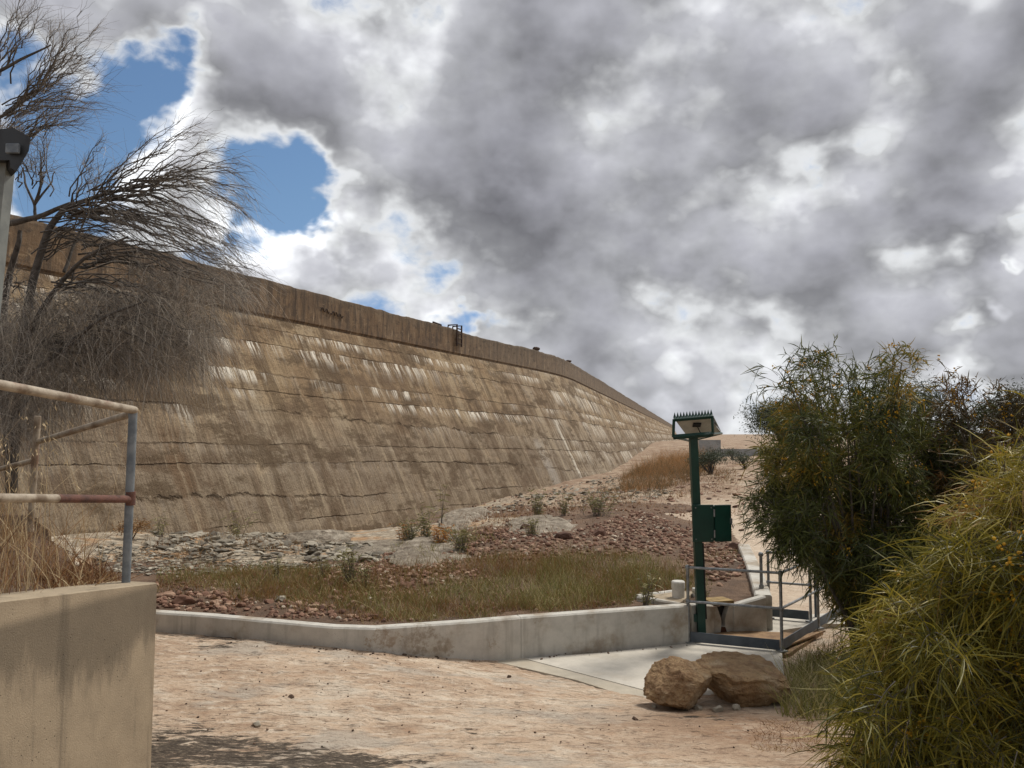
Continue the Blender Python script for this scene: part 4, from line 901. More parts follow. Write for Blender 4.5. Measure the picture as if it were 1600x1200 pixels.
# pale outcrops
def outcrop(pxs, lb, hgt, seed):
    pts = np.array([hit(x, y, surf)[:2] for x, y in pxs]); c_ = pts.mean(0); ext = pts.max(0) - pts.min(0)
    V, F = ICO[4]; V = V.copy(); V = V * (1 + .30 * fbm(V[:, 0] * 2 + seed, V[:, 1] * 2, 4, seed)[:, None]); q = fbm(V[:, 0] * 1.2, V[:, 1] * 1.2 + V[:, 2], 3, seed + 1) * 9
    V = V * (1 + .14 * fbm(V[:, 0] * 6 + seed, V[:, 1] * 6 + V[:, 2] * 5, 4, seed + 5)[:, None]); V[:, 2] = V[:, 2] + .35 * sstep(.35, .5, q - np.floor(q))
    z = float(surf(c_[0], c_[1])[0]); mb = MB(); mb.add(V * np.array([ext[0] * .55, ext[1] * .6, hgt * .62]) + np.array([*c_, z - hgt * .22]), F)
    return tag(mb.build('rock_outcrop', M['outcrop'], origin=(*c_, z), smooth=False), lb, 'rock')
M['outcrop'] = rock_mat('pale_bedrock', c3(160, 148, 130), c3(108, 94, 78), c3(180, 168, 150), 4.2, .14)
outcrop([(800, 836), (905, 836), (900, 812), (800, 812)], 'pale flat bedrock hump showing through the red stones', .20, 3)
outcrop([(650, 878), (730, 880), (700, 850), (645, 848)], 'small white bedrock hump beside the orange weed', .16, 8)
outcrop([(455, 848), (540, 848), (530, 838), (465, 838)], 'low grey rock ledge at the foot of the dam', .30, 13)
outcrop([(560, 862), (650, 866), (640, 850), (560, 846)], 'broad cracked pale rock left of the green weeds', .16, 15)
outcrop([(690, 826), (770, 815), (760, 796), (700, 806)], 'pale bedrock shelf against the dam above the orange weed', .22, 21)
# grey rubble at the dam foot
rp = [hit(x, y, surf) for x, y in ((225, 838), (380, 836), (450, 838), (560, 848), (640, 866), (590, 880), (440, 872), (330, 868), (240, 862))]
n = 2300; q = sample_poly(rp, n); s_ = .025 + .19 * rng.random(n) ** 5; z = surf(q[:, 0], q[:, 1])
rq = [hit(x, y, surf) for x, y in ((150, 850), (240, 855), (420, 880), (560, 885), (420, 892), (230, 900), (150, 890))]
q2 = sample_poly(rq, 1200); s2_ = .025 + .07 * rng.random(1200) ** 3; z2 = surf(q2[:, 0], q2[:, 1])
rr = [hit(x, y, surf) for x, y in ((690, 815), (860, 765), (960, 745), (1060, 770), (960, 790), (800, 800))]
q3 = sample_poly(rr, 1500); s3_ = .03 + .14 * rng.random(1500) ** 4; z3 = surf(q3[:, 0], q3[:, 1])
mb = MB(); scatter_stones(mb, np.concatenate([np.c_[q, z], np.c_[q2, z2], np.c_[q3, z3]]), np.concatenate([s_, s2_, s3_]), SLABS, .35)
tag(mb.build('rubble', M['slab']), 'grey broken rock rubble along the foot of the dam', 'rubble', kind='stuff')
hp = [hit(x, y, surf) for x, y in ((960, 770), (1060, 735), (1180, 740), (1200, 860), (1160, 840), (1040, 795))]
q = sample_poly(hp, 900); s_ = .02 + .16 * rng.random(900) ** 5; mb = MB(); scatter_stones(mb, np.c_[q, surf(q[:, 0], q[:, 1])], s_, SLABS, .2)
tag(mb.build('stony_litter', M['stone']), 'loose stones littering the bare slope behind the green post', 'gravel', kind='stuff')
q = sample_poly([Gz(x, y, .2) for x, y in ((235, 1195), (300, 1000), (690, 1025), (1000, 1100), (1240, 1130), (1240, 1195))], 420); s_ = .004 + .012 * rng.random(420) ** 3
mb = MB(); scatter_stones(mb, np.c_[q, ground_h(q[:, 0], q[:, 1])], s_, [stone_shape(1, 400 + k, .6) for k in range(5)]); u_ = rng.random(420) * (len(kp) - 1.001); i_ = u_.astype(int); f_ = (u_ - i_)[:, None]; q = kp[i_] * (1 - f_) + kp[i_ + 1] * f_; q[:, 1] -= .10 + .16 * rng.random(420) ** 1.2
q = q[(q[:, 0] > -3.5)]; scatter_stones(mb, np.c_[q, np.maximum(ground_h(q[:, 0], q[:, 1]), np.where(q[:, 0] > .3, -.045, -9))], .004 + .022 * rng.random(len(q)) ** 6, [stone_shape(1, 410 + k, .5) for k in range(5)])
tag(mb.build('grit', M['pebble']), 'fine brown grit lying on the bare rock', 'gravel', kind='stuff')

# ------------------------------------------------------------------ terrace, old wall, pipe rail on the left
W1 = np.array([-2.10, 4.72]); W0 = np.array([-2.345, 3.66]); wd_ = unit(W0 - W1); wn_ = np.array([-wd_[1], wd_[0]])   # wn_ towards the path
def ztop(q): return 1.85 + .098 * np.dot(np.asarray(q) - W1, wd_)
ow = thing('retaining_wall', 'stained tan concrete retaining wall in the left foreground under the pipe rail', 'wall', (*W1, .3))
mb = MB(); Lw = 5.2; nn = 60; u = np.linspace(0, Lw, nn); th = .26; rows = []
if wn_[0] < 0: wn_ = -wn_
for uu in u:
    q = W1 + wd_ * uu; z = 1.85 + .098 * uu; jit = .006 * float(fbm(uu * 4, 0, 3, 3))
    zs_ = [-.1, .4, .9, 1.3, z - .03, z - .006]
    r_ = [np.array([*(q + wn_ * (.012 * float(fbm(uu * 3, zq * 3, 3, 7)))), zq]) for zq in zs_] + [np.array([*(q - wn_ * .015), z + jit]), np.array([*(q - wn_ * th), z + jit]), np.array([*(q - wn_ * th), -.1])]
    rows.append(r_)
k = len(rows[0]); V = np.array(rows).reshape(-1, 3); Fw = [(i * k + j, i * k + j + 1, (i + 1) * k + j + 1, (i + 1) * k + j) for i in range(nn - 1) for j in range(k - 1)]
mb.add(V, np.array(Fw)); mb.add(V[:k], [tuple(range(k))]); mb.build('wall_body', M['oldwall'], ow)
tx = np.arange(-16, -1.8, .12); ty = np.arange(-4, 17, .12); TX, TY = np.meshgrid(tx, ty)
edge_l = np.array([(-1.2, -4), tuple(W1 - wn_ * .34), (-3.45, 6.2), (-5.4, 9.), (-8.5, 12.5), (-16, 16)])
ex = np.interp(TY, edge_l[:, 1], edge_l[:, 0]); dd = TX - ex
wl_line = (TX - W1[0]) * wn_[0] + (TY - W1[1]) * wn_[1]
TZ = 1.80 + .098 * ((TX - W1[0]) * wd_[0] + (TY - W1[1]) * wd_[1]) * (TY < W1[1]) + .10 * np.clip(-dd - .6, 0, 3) + .09 * fbm(TX * 1.5, TY * 1.5, 4, 60)
TZ = TZ - np.where(TY > 4.6, 4.5 * np.clip(dd - .02, 0, .6), 0) - .9 * sstep(9, 15, TY)
Ft = grid_faces(len(tx), len(ty)); cf = np.stack([TX.ravel(), TY.ravel()], 1)[Ft].mean(1)
wlc = (cf[:, 0] - W1[0]) * wn_[0] + (cf[:, 1] - W1[1]) * wn_[1]
Ft = Ft[(wlc < -.2) | ((cf[:, 1] > W1[1] - .05) & (cf[:, 0] < -.47 * cf[:, 1] - .06))]
def terr_h(X, Y):
    i = np.clip(((np.asarray(X) + 16) / .12).astype(int), 0, len(tx) - 1); j = np.clip(((np.asarray(Y) + 4) / .12).astype(int), 0, len(ty) - 1); return TZ[j, i]
mb = MB(); mb.add(np.stack([TX.ravel(), TY.ravel(), TZ.ravel()], 1), Ft); tag(mb.build('terrace_ground', mbed, smooth=True), kind='structure')
pr = thing('pipe_rail', 'weathered grey pipe guard rail on the old retaining wall, lower bar rusted red', 'guard rail', P(197, 915, 4.62))
def ext(a, b_, k): return a + (b_ - a) * k
pA, pT = P(196.5, 917, 4.62), P(208, 642, 4.62)
mb = MB(); mb.tube([pA, pT], .0245, 14); mb.build('post', M['bluepipe'], pr, smooth=True)
r0, r1 = P(210, 641, 4.62), P(0, 601, 3.62); mb = MB(); mb.tube([r0, ext(r0, r1, 2.)], .0235, 14); mb.build('top_rail', M['rail'], pr, smooth=True)
r0, r1 = P(203, 780, 4.62), P(0, 778, 3.62); mb = MB(); k1 = .62; mb.tube([ext(r0, r1, k1), ext(r0, r1, 2.)], .0215, 14); mb.build('lower_rail', M['rail'], pr, smooth=True)
mb = MB(); mb.tube([r0, ext(r0, r1, k1)], .0222, 14); mb.build('rusted_rail', M['rust'], pr, smooth=True)
mb = MB(); mb.tube([P(204, 768, 4.62), P(203.5, 789, 4.62)], .028, 12); mb.build('rust_collar', M['rust'], pr, smooth=True)
pr2 = thing('pipe_rail', 'dark pipe rail running back from the corner post into the dry grass', 'guard rail', P(50, 790, 6.4))
mb = MB(); mb.tube([P(204, 647, 4.64), P(60, 690, 6.4)], .022, 12); mb.build('top_rail', M['rail'], pr2, smooth=True)
mb = MB(); mb.tube([P(59, 650, 6.4), P(47, 830, 6.4)], .026, 12); mb.build('post', M['rail'], pr2, smooth=True)
mb = MB(); mb.tube([P(54, 719, 6.4), P(-60, 748, 6.9)], .022, 12); mb.build('mid_rail', M['rail'], pr2, smooth=True)
# grey column with a dark head
tc = 5.6; q0 = P(-46, 760, tc); qb = P(-11, 250, tc)
colm = thing('steel_column', 'grey steel column with a dark angular head, cut by the left edge', 'column', q0)
def boxcol(mb, a, b_, hx_, hy_): 
    V = [a + np.array([x, y, 0]) for x, y in ((-hx_, -hy_), (hx_, -hy_), (hx_, hy_), (-hx_, hy_))] + [b_ + np.array([x, y, 0]) for x, y in ((-hx_, -hy_), (hx_, -hy_), (hx_, hy_), (-hx_, hy_))]
    mb.add(V, np.array([(3, 2, 1, 0), (4, 5, 6, 7), (0, 1, 5, 4), (1, 2, 6, 5), (2, 3, 7, 6), (3, 0, 4, 7)]))
mb = MB(); boxcol(mb, P(-72, 860, tc), qb, .13, .05); mb.build('column', M['column'], colm)
mb = MB(); hd = [P(x, y, tc - .13) for x, y in ((-60, 205), (22, 200), (48, 215), (45, 236), (26, 268), (17, 262), (15, 250), (-60, 250))]
V = np.array(hd + [q + np.array([-.235, .27, .03]) for q in hd]); m_ = len(hd); mb.add(V, [tuple(range(m_)), tuple(range(m_, 2 * m_))[::-1]] + [(i, i + m_, (i + 1) % m_ + m_, (i + 1) % m_) for i in range(m_)]); mb.build('head', M['bracket'], colm)
mb = MB(); mb.box(P(20, 232, tc - .155), (.09, .02, .07), 0, bev=.005); mb.build('cover_plate', M['bluepipe'], colm)

# ------------------------------------------------------------------ grasses
def blades(mb, q, hf, L0, L1, w, lean, tint, K=3, tsp=.25):
    n = len(q); z = hf(q[:, 0], q[:, 1]); base = np.c_[q, z - .02]
    d = np.c_[rng.normal(0, lean, (n, 2)), np.ones(n)]; L = L0 + (L1 - L0) * rng.random(n) ** 1.4
    bend = np.c_[rng.normal(0, .3, (n, 2)), -np.abs(rng.normal(0, .22, n))]
    ribbons(mb, base, d, L, w * rng.uniform(.6, 1.3, n), bend, K, np.clip(tint + rng.normal(0, tsp, n) + .9 * fbm(q[:, 0] * 1.1, q[:, 1] * 1.1, 3, 222), 0, 1), leaf=False)
def clumpy(poly, n, sc, thr=0., seed=0):
    out = np.zeros((0, 2))
    while len(out) < n:
        q = sample_poly(poly, n * 2); k = fbm(q[:, 0] * sc, q[:, 1] * sc, 3, seed) + rng.normal(0, .10, len(q)) > thr; out = np.concatenate([out, q[k]])
    return out[:n]
bedfront = [Gz(x, y, .38) for x, y in ((590, 972), (680, 966), (810, 955), (985, 942), (1000, 925), (1075, 925), (1090, 885), (1000, 872), (880, 875), (760, 905), (620, 935))]
mb = MB()
q = clumpy(bedfront, 6500, 1.3, .0, 70); blades(mb, q, surf, .10, .34, .007, .30, .48)
q = clumpy([Gz(x, y, .37) for x, y in ((800, 955), (985, 940), (1070, 905), (1000, 885), (850, 890))], 2600, 1.6, 0.02, 74); blades(mb, q, surf, .15, .38, .007, .25, .68, tsp=.2)
q = clumpy([Gz(x, y, .34) for x, y in ((242, 930), (245, 885), (420, 880), (560, 890), (640, 930), (590, 968), (430, 945))], 5200, 1.1, -.02, 71); blades(mb, q, surf, .08, .30, .008, .3, .45)
q = clumpy([Gz(x, y, .36) for x, y in ((240, 905), (300, 880), (560, 880), (700, 880), (860, 865), (1080, 880), (1090, 925), (985, 942), (810, 956), (590, 974), (380, 945))], 6500, 1.8, .03, 170); blades(mb, q, surf, .14, .46, .006, .22, .40, tsp=.3)
q = clumpy([Gz(x, y, .38) for x, y in ((560, 972), (590, 978), (810, 961), (985, 947), (1000, 935), (800, 945), (600, 958))], 1500, 1.8, -.03, 171); blades(mb, q, surf, .08, .26, .006, .35, .5, tsp=.3)
q = clumpy([hit(x, y, surf) for x, y in ((600, 865), (700, 830), (790, 850), (700, 890))], 700, 1.1, .0, 72); blades(mb, q, surf, .10, .4, .012, .35, .6)
q = clumpy([hit(x, y, surf) for x, y in ((1090, 870), (1160, 860), (1185, 910), (1090, 925))], 500, 1.1, .0, 76); blades(mb, q, surf, .05, .22, .008, .35, .45)
tag(mb.build('grass', M['greengrass']), 'thin green and straw grass growing in the garden bed', 'grass', kind='stuff')
mb = MB()
q = clumpy([Gz(x, y, .37) for x, y in ((460, 955), (600, 972), (800, 958), (985, 945), (940, 925), (720, 935), (560, 900), (470, 890))], 6500, 1.0, -.03, 73); blades(mb, q, surf, .05, .17, .009, .5, .35)
q = clumpy([hit(x, y, surf) for x, y in ((500, 930), (640, 870), (840, 865), (860, 890), (700, 920))], 4200, 1.0, -.04, 75); blades(mb, q, surf, .05, .18, .010, .5, .4)
q = clumpy([hit(x, y, surf) for x, y in ((690, 805), (960, 778), (1110, 808), (1150, 850), (1010, 800), (860, 840), (700, 850))], 2600, .8, .0, 176); blades(mb, q, surf, .05, .28, .010, .45, .45)
q = clumpy([hit(x, y, surf) for x, y in ((242, 952), (245, 900), (600, 890), (700, 930), (590, 974))], 2600, 1.5, .02, 177); blades(mb, q, surf, .05, .2, .008, .45, .4)
tag(mb.build('dry_ground_cover', M['rustgrass']), 'rusty low dry growth between the bed stones', 'ground cover', kind='stuff')
# tawny grass bank at the foot of the dam, right
bank = [hit(x, y, surf) for x, y in ((965, 752), (1000, 735), (1060, 722), (1085, 722), (1120, 735), (1090, 750), (1020, 768), (975, 770))]
mb = MB()
q = clumpy([hit(x, y, surf) for x, y in ((930, 765), (1000, 735), (1150, 735), (1150, 765), (1040, 785), (960, 785))], 2600, .5, .03, 180); blades(mb, q, surf, .1, .5, .016, .4, .25, tsp=.25)
q = clumpy(bank, 6000, .35, -.02, 80); blades(mb, q, surf, .25, .95, .016, .32, .35, tsp=.28)
q = clumpy([hit(x, y, surf) for x, y in ((975, 745), (1035, 722), (1095, 714), (1120, 724), (1040, 745))], 3600, .35, -.04, 81); blades(mb, q, surf, .5, 1.7, .013, .32, .62, tsp=.25)
tag(mb.build('tawny_grass', M['bankgrass']), 'tall tawny dry grass bank where the dam meets the slope', 'grass', kind='stuff')
mb = MB()
q = clumpy([hit(x, y, surf) for x, y in ((650, 832), (960, 760), (1000, 790), (860, 815), (700, 850))], 800, .8, .06, 82); blades(mb, q, surf, .1, .45, .015, .4, .4)
q = clumpy([hit(x, y, surf) for x, y in ((1000, 790), (1180, 735), (1190, 790), (1150, 830))], 500, .5, .08, 83); blades(mb, q, surf, .05, .25, .015, .5, .3)
q = clumpy([hit(x, y, surf) for x, y in ((150, 850), (450, 838), (560, 850), (420, 880), (160, 880))], 700, .9, .05, 84); blades(mb, q, surf, .08, .38, .010, .4, .5)
tag(mb.build('slope_grass', M['drygrass']), 'sparse straw grass dotted over the stony slope and dam foot', 'grass', kind='stuff')
# dry grass on the terrace
mb = MB()
terr_poly = [(-2.45, 4.0), (-2.42, 4.9), (-3.3, 5.9), (-4.6, 7.4), (-7.5, 8), (-7, 4), (-4, 2.5), (-2.8, 2.6)]
q = clumpy(terr_poly, 6500, 1.5, -.08, 90); blades(mb, q, terr_h, .15, .60, .005, .42, .36, K=4, tsp=.25)
q = clumpy(terr_poly, 1900, 1.5, -.06, 91); blades(mb, q, terr_h, .4, 1.0, .0042, .20, .72, K=4, tsp=.18)
q = clumpy([(-2.36, 4.45), (-2.42, 5.0), (-3.0, 5.5), (-3.3, 5.0)], 900, 2., -.1, 92); blades(mb, q, terr_h, .06, .24, .007, .6, .25, K=4)
tag(mb.build('dry_grass', M['drygrass']), 'tall dry straw grass behind the pipe rail', 'grass', kind='stuff')
# oat heads
mb = MB(); q = clumpy(terr_poly, 170, 1.5, -.05, 93); z = terr_h(q[:, 0], q[:, 1]); b0 = np.c_[q, z]; d_ = np.c_[rng.normal(0, .12, (170, 2)), np.ones(170)]; L = rng.uniform(.7, 1.3, 170)
pts = strands(mb, b0, d_, L, .0016, np.c_[rng.normal(0, .2, (170, 2)), -.12 * np.ones(170)], 5, .85)
for k in range(7): ribbons(mb, pts[:, -1 - (k % 2)] + rng.normal(0, .02, (170, 3)), np.c_[rng.normal(0, .6, (170, 2)), -.8 * np.ones(170)], .035, .006, np.zeros((170, 3)), 2, .97)
tag(mb.build('wild_oats', M['drygrass']), 'pale seed heads of wild oats above the dry grass', 'grass', kind='stuff')
# grass under the near shrub
mb = MB()
q = sample_poly([Gz(x, y, .05) for x, y in ((1235, 1030), (1300, 1000), (1420, 1000), (1420, 1120), (1290, 1140), (1215, 1118))], 3000); blades(mb, q, ground_h, .15, .55, .009, .35, .72, K=4, tsp=.15)
tag(mb.build('green_grass_tuft', M['greengrass']), 'lush green grass beside the large boulder', 'grass', kind='stuff')
mb = MB()
q = clumpy([Gz(x, y, .15) for x, y in ((1170, 1195), (1180, 1125), (1260, 1112), (1320, 1195))], 1500, 1.6, .0, 95); blades(mb, q, ground_h, .02, .10, .006, .8, .3)
tag(mb.build('trampled_grass', M['drygrass']), 'trampled brown dry grass at the edge of the near shrub', 'grass', kind='stuff')

# ------------------------------------------------------------------ weeds (each one a plant)
def weed(px, py, h, wdt, n, lb, m='weed', leafy=True, hf=surf):
    n = int(n * 1.5); h *= 1.1
    q = hit(px, py, hf); o = thing('weed_plant', lb, 'weed', q); nst = max(4, n // 10)
    mb = MB(); base = q + np.c_[rng.normal(0, wdt * .15, (nst, 2)), np.zeros(nst)]
    d_ = np.c_[rng.normal(0, .32 * wdt / h, (nst, 2)), np.ones(nst)]; pts = strands(mb, base, d_, h * rng.uniform(.6, 1.05, nst), .004 + h * .004, np.c_[rng.normal(0, .15, (nst, 2)), -.06 * np.ones(nst)], 5, .3); mb.build('stem', M['twig'], o)
    if leafy:
        k = rng.integers(0, nst, n); u = rng.integers(1, 6, n); b0 = pts[k, u]
        mb = MB(); ribbons(mb, b0, np.c_[rng.normal(0, .8, (n, 2)), rng.uniform(-.1, .9, n)], h * rng.uniform(.10, .24, n), .011 + h * .011, np.c_[np.zeros((n, 2)), -.3 * np.ones(n)], 3, rng.random(n)); mb.build('foliage', M[m], o)
weed(548, 915, .62, .30, 160, 'tall grey weed in the middle of the bed, tallest there'); weed(572, 920, .34, .2, 90, 'short grey weed right of the tallest one')
weed(642, 850, .60, .5, 260, 'leafy green weed against the pale rock at the dam foot'); weed(665, 848, .85, .3, 120, 'thin tall green weed with a bare tip by the dam foot')
weed(690, 852, .42, .5, 260, 'orange-tinged bushy weed beside the white hump', 'orangeweed'); weed(720, 862, .5, .5, 240, 'spreading green weed right of the orange weed')
weed(632, 846, .45, .4, 160, 'yellowish weed leftmost at the pale rocks', 'orangeweed'); weed(840, 808, .75, .35, 160, 'dark green upright weed above the white outcrop'); weed(880, 806, .6, .3, 120, 'smaller green weed right of the outcrop weed')
weed(935, 806, .7, .9, 260, 'wide straw-coloured weed at the top of the red stones', 'weed'); weed(830, 838, .42, .4, 180, 'dark weed at the left foot of the white outcrop'); weed(690, 822, 1.2, .15, 30, 'single bare seed stalk standing against the dam')
weed(430, 905, .40, .2, 60, 'thin weed behind the red stones near the old wall'); weed(505, 905, .46, .25, 80, 'wispy weed left of the tallest grey one'); weed(1010, 950, .5, .3, 110, 'light green grass-like weed by the inlet box'); weed(1100, 935, .16, .25, 120, 'small green weed behind the green post')
weed(370, 842, .7, .6, 90, 'straggly weed at the dam foot below the brown streak'); weed(250, 842, .6, .5, 80, 'straggly weed at the dam foot near the pipe post')
# far bushes
def bush(name, px, py, t_, w, h, n, m, lb, cat='bush', trunk=True, lsz=.12, ncl=14):
    q = P(px, py, t_); q[2] = float(ground_h(q[0], q[1])); o = thing(name, lb, cat, q)
    mb = MB(); cs = []
    for k in range(ncl):
        d_ = unit(rng.normal(size=3)); d_[2] = abs(d_[2]) * .9 - .25; cs.append(q + np.array([d_[0] * w * .36, d_[1] * w * .36, h * (.55 + .36 * d_[2])]) * 1.0)
        mb.tube([q + np.array([0, 0, -.05]), (q + cs[-1]) / 2 + rng.normal(0, .06 * w, 3) + np.array([0, 0, h * .05]), cs[-1]], [.035 * h, .02 * h, .006 * h], 5)
    mb.build('trunk', M['bark'], o)
    cs = np.array(cs); k = rng.integers(0, ncl, n); off_ = rng.normal(size=(n, 3)) * np.array([w * .15, w * .15, h * .11]); mb = MB()
    ribbons(mb, cs[k] + off_, rng.normal(size=(n, 3)) + np.array([0, 0, .2]), lsz * rng.uniform(.6, 1.4, n), lsz * .28, np.c_[np.zeros((n, 2)), -.3 * np.ones(n)], 2, np.clip(.5 + .25 * rng.normal(size=n) + .2 * (k % 3 - 1), 0, 1)); mb.build('crown', M[m], o)
bush('bush', 1112, 742, 42, 2.0, 1.5, 2600, 'leafgrey', 'grey-green bush on the slope behind the green post', lsz=.12); bush('bush', 1165, 735, 46, 1.4, .9, 900, 'leafgrey', 'low grey bush right of the green post on the slope', lsz=.10)
bush('bush', 1145, 716, 62, 1.5, 1.0, 900, 'leafgrey', 'tiny dark bush in front of the far grey wall', lsz=.10)
bush('tree', 1225, 690, 85, 7.5, 5.6, 16000, 'leafgrey', 'dark grey-green tree on the skyline left of the wattle shrub', 'tree', lsz=.30, ncl=26)
bush('tree', 1415, 690, 80, 8.0, 8.0, 8000, 'leafgrey', 'grey-green tree behind the top of the wattle shrub', 'tree', lsz=.30, ncl=26)
bush('tree', 1612, 690, 70, 8.0, 6.4, 8000, 'leafgrey', 'dark tree at the right edge behind the bushes', 'tree', lsz=.28, ncl=26)
bush('bush', 205, 838, 18.6, .7, .5, 500, 'rustgrass', 'low rusty bush at the dam foot behind the pipe post', lsz=.08)

# far wall
fw = thing('far_wall', 'low grey concrete wall with a stepped top far up the slope', 'wall', P(1135, 712, 70))
mb = MB(); a, b_ = P(1092, 712, 70), P(1126, 712, 70); mb.box(((a + b_) / 2) + np.array([0, 0, .2]), (np.linalg.norm(b_ - a), .25, 2.4)); mb.build('tall_section', M['farwall'], fw)
a, b_ = P(1126.2, 712, 70), P(1230, 712, 70); mb = MB(); mb.box(((a + b_) / 2) + np.array([0, .03, -.35]), (np.linalg.norm(b_ - a), .25, 1.9)); mb.build('low_section', M['farwall'], fw)

# ------------------------------------------------------------------ wattle shrubs
def bez(a, b_, c_, n): u = np.linspace(0, 1, n)[:, None]; return a * (1 - u) ** 2 + 2 * b_ * u * (1 - u) + c_ * u * u
def shrub(name, lb, clumps, root, nb, nl, Ll, lw, m, droop=.35, flowers=0, fl_mask=None, outw=None, rl=(.25, .5), tsh=0., limb_r=.03):
    o = thing(name, lb, 'shrub', root); mbS = MB(); mbL = MB(); tips = []
    cl_ = np.array([c_[:3] for c_ in clumps]); ctr = cl_.mean(0)
    for c_ in clumps:
        c0 = np.array(c_[:3]); r_ = c_[3]; dens_ = c_[4] if len(c_) > 4 else 1.
        mid_ = (root + c0) / 2 + rng.normal(0, .12, 3) + np.array([0, 0, .15]); rt = root + np.r_[rng.normal(0, .10, 2), 0]
        mbS.tube(bez(rt, mid_, c0, 7), np.linspace(limb_r, limb_r * .22, 7), 5)
        n = int(nb * dens_); od = unit(c0 - ctr)
        d_ = unit(rng.normal(size=(n, 3)) + od * .8 + (np.array(outw) if outw is not None else 0) + np.array([0, 0, .25]))
        b0 = c0 + rng.normal(size=(n, 3)) * r_ * .30; L = r_ * rng.uniform(rl[0] * 2, rl[1] * 2, n); bd = np.c_[np.zeros((n, 2)), -droop * rng.uniform(.3, 1.2, n)]
        pts = strands(mbS, b0, d_, L, .0035, bd, 5, .3)
        k = np.repeat(np.arange(n), nl); nn_ = len(k); u = rng.uniform(.5, 5, nn_); i0 = np.minimum(u.astype(int), 4); fr_ = (u - i0)[:, None]
        pb_ = pts[k, i0] * (1 - fr_) + pts[k, i0 + 1] * fr_; tg = unit(pts[k, i0 + 1] - pts[k, i0])
        ld = unit(tg * .75 + rng.normal(size=(nn_, 3)) * .62 + np.array([0, 0, .05])); ll = Ll * (.4 + .9 * rng.random(nn_) ** 1.3)
        bend = np.c_[rng.normal(0, .26, (nn_, 2)), -rng.normal(droop * .8, .32, nn_)]
        cb = rng.normal(0, .22); ribbons(mbL, pb_, ld, ll, lw * rng.uniform(.7, 1.25, nn_), bend, 4, np.clip(.45 + tsh + cb + rng.normal(0, .2, nn_) , 0, 1))
        if flowers and (fl_mask is None or fl_mask(c0)): tips.append(pts[:, 3:].reshape(-1, 3))
    if tips:
        tips = np.concatenate(tips); tips = tips[rng.choice(len(tips), min(len(tips), flowers), replace=False)]; mbL.mi = 1; V, F = ICO[1]
        for q in tips:
            for _ in range(4): mbL.add(V * random.uniform(.007, .013) + q + rng.normal(0, .018, 3), F, random.random())
    mbS.build('stem', M['bark'], o); mbL.build('foliage', [M[m], M['flower']], o)
    return o
def clump_set(outline, n, tf, r, densf=None, minpx=30):
    out = []; tries = 0; pts = []
    while len(out) < n and tries < 6000:
        tries += 1; q = sample_poly(outline, 1)[0]
        if all((q[0] - a) ** 2 + (q[1] - b_) ** 2 > minpx ** 2 for a, b_ in pts) or tries > 3000:
            pts.append(q); t_ = tf(q[0], q[1]); out.append((*P(q[0], q[1], t_), r * random.uniform(.8, 1.2), densf(q[0], q[1]) if densf else 1.))
    return out
ol1 = [(1228, 585), (1262, 555), (1318, 565), (1345, 590), (1385, 558), (1428, 565), (1430, 610), (1470, 650), (1560, 690), (1570, 900), (1440, 930), (1330, 915), (1260, 872), (1215, 830), (1200, 780), (1215, 720), (1235, 660)]
c1 = clump_set([(1300, 880), (1420, 880), (1450, 960), (1340, 960)], 8, lambda x, y: random.uniform(9.2, 10.4), .30, None, 20) + clump_set([(1290, 870), (1520, 830), (1540, 985), (1380, 985), (1310, 930)], 20, lambda x, y: random.uniform(8.6, 10.2), .32, lambda x, y: 1.5, 20) + clump_set(ol1, 84, lambda x, y: random.uniform(9.0, 10.9) + .3 * (x - 1300) / 200, .33, lambda x, y: .38 if y < 640 else (1.1 if y < 720 else 1.6), 26)
root1 = P(1365, 985, 9.9); root1[2] = -.08
shrub('wattle_shrub', 'tall dark wattle shrub with narrow leaves standing over the far handrail', c1, root1, 58, 10, .17, .0125, 'leafdark', .38, 800, lambda c_: c_[2] > 2.9 or random.random() < .25)
ol3 = [(1460, 650), (1500, 615), (1560, 620), (1640, 640), (1680, 800), (1480, 800)]
c3_ = clump_set(ol3, 26, lambda x, y: random.uniform(8.6, 10.2) , .34, None, 25); r3 = P(1590, 960, 9.4); r3[2] = 0
shrub('wattle_shrub', 'bronze-tinged wattle shrub rising behind the near one at the right edge', c3_, r3, 40, 8, .15, .013, 'leafred', .25, 150)
ol2 = [(1720, 690), (1640, 690), (1590, 720), (1550, 760), (1515, 830), (1490, 900), (1450, 950), (1400, 1000), (1375, 1060), (1360, 1120), (1360, 1180), (1370, 1270), (1740, 1270)]
c2_ = clump_set(ol2, 84, lambda x, y: 4.5 + random.uniform(-.35, .8) + .4 * (1 if y < 850 else 0), .27, None, 36); r2 = P(1520, 1250, 5.4); r2[2] = .2
shrub('wattle_shrub', 'near yellow-green wattle shrub with long curved leaves filling the right foreground', c2_, r2, 36, 11, .22, .0078, 'leaffront', .50, 420, lambda c_: random.random() < .30, outw=(-.35, -.25, .1), limb_r=.022)

# ------------------------------------------------------------------ weeping tree on the left
def arc(a, b_, lift_, n=9, sag=0.):
    a, b_ = np.asarray(a, float), np.asarray(b_, float); m_ = (a + b_) / 2 + np.array([0, 0, lift_]); return bez(a, m_, b_, n)
tb = P(20, 760, 9.3); tb[2] = 1.2
tree = thing('weeping_tree', 'bare grey weeping tree with fine drooping twigs at the left edge', 'tree', tb)
mbT = MB(); mbW = MB()
def J(px, py, t_=9.3, j=.0): return P(px, py, t_ + j)
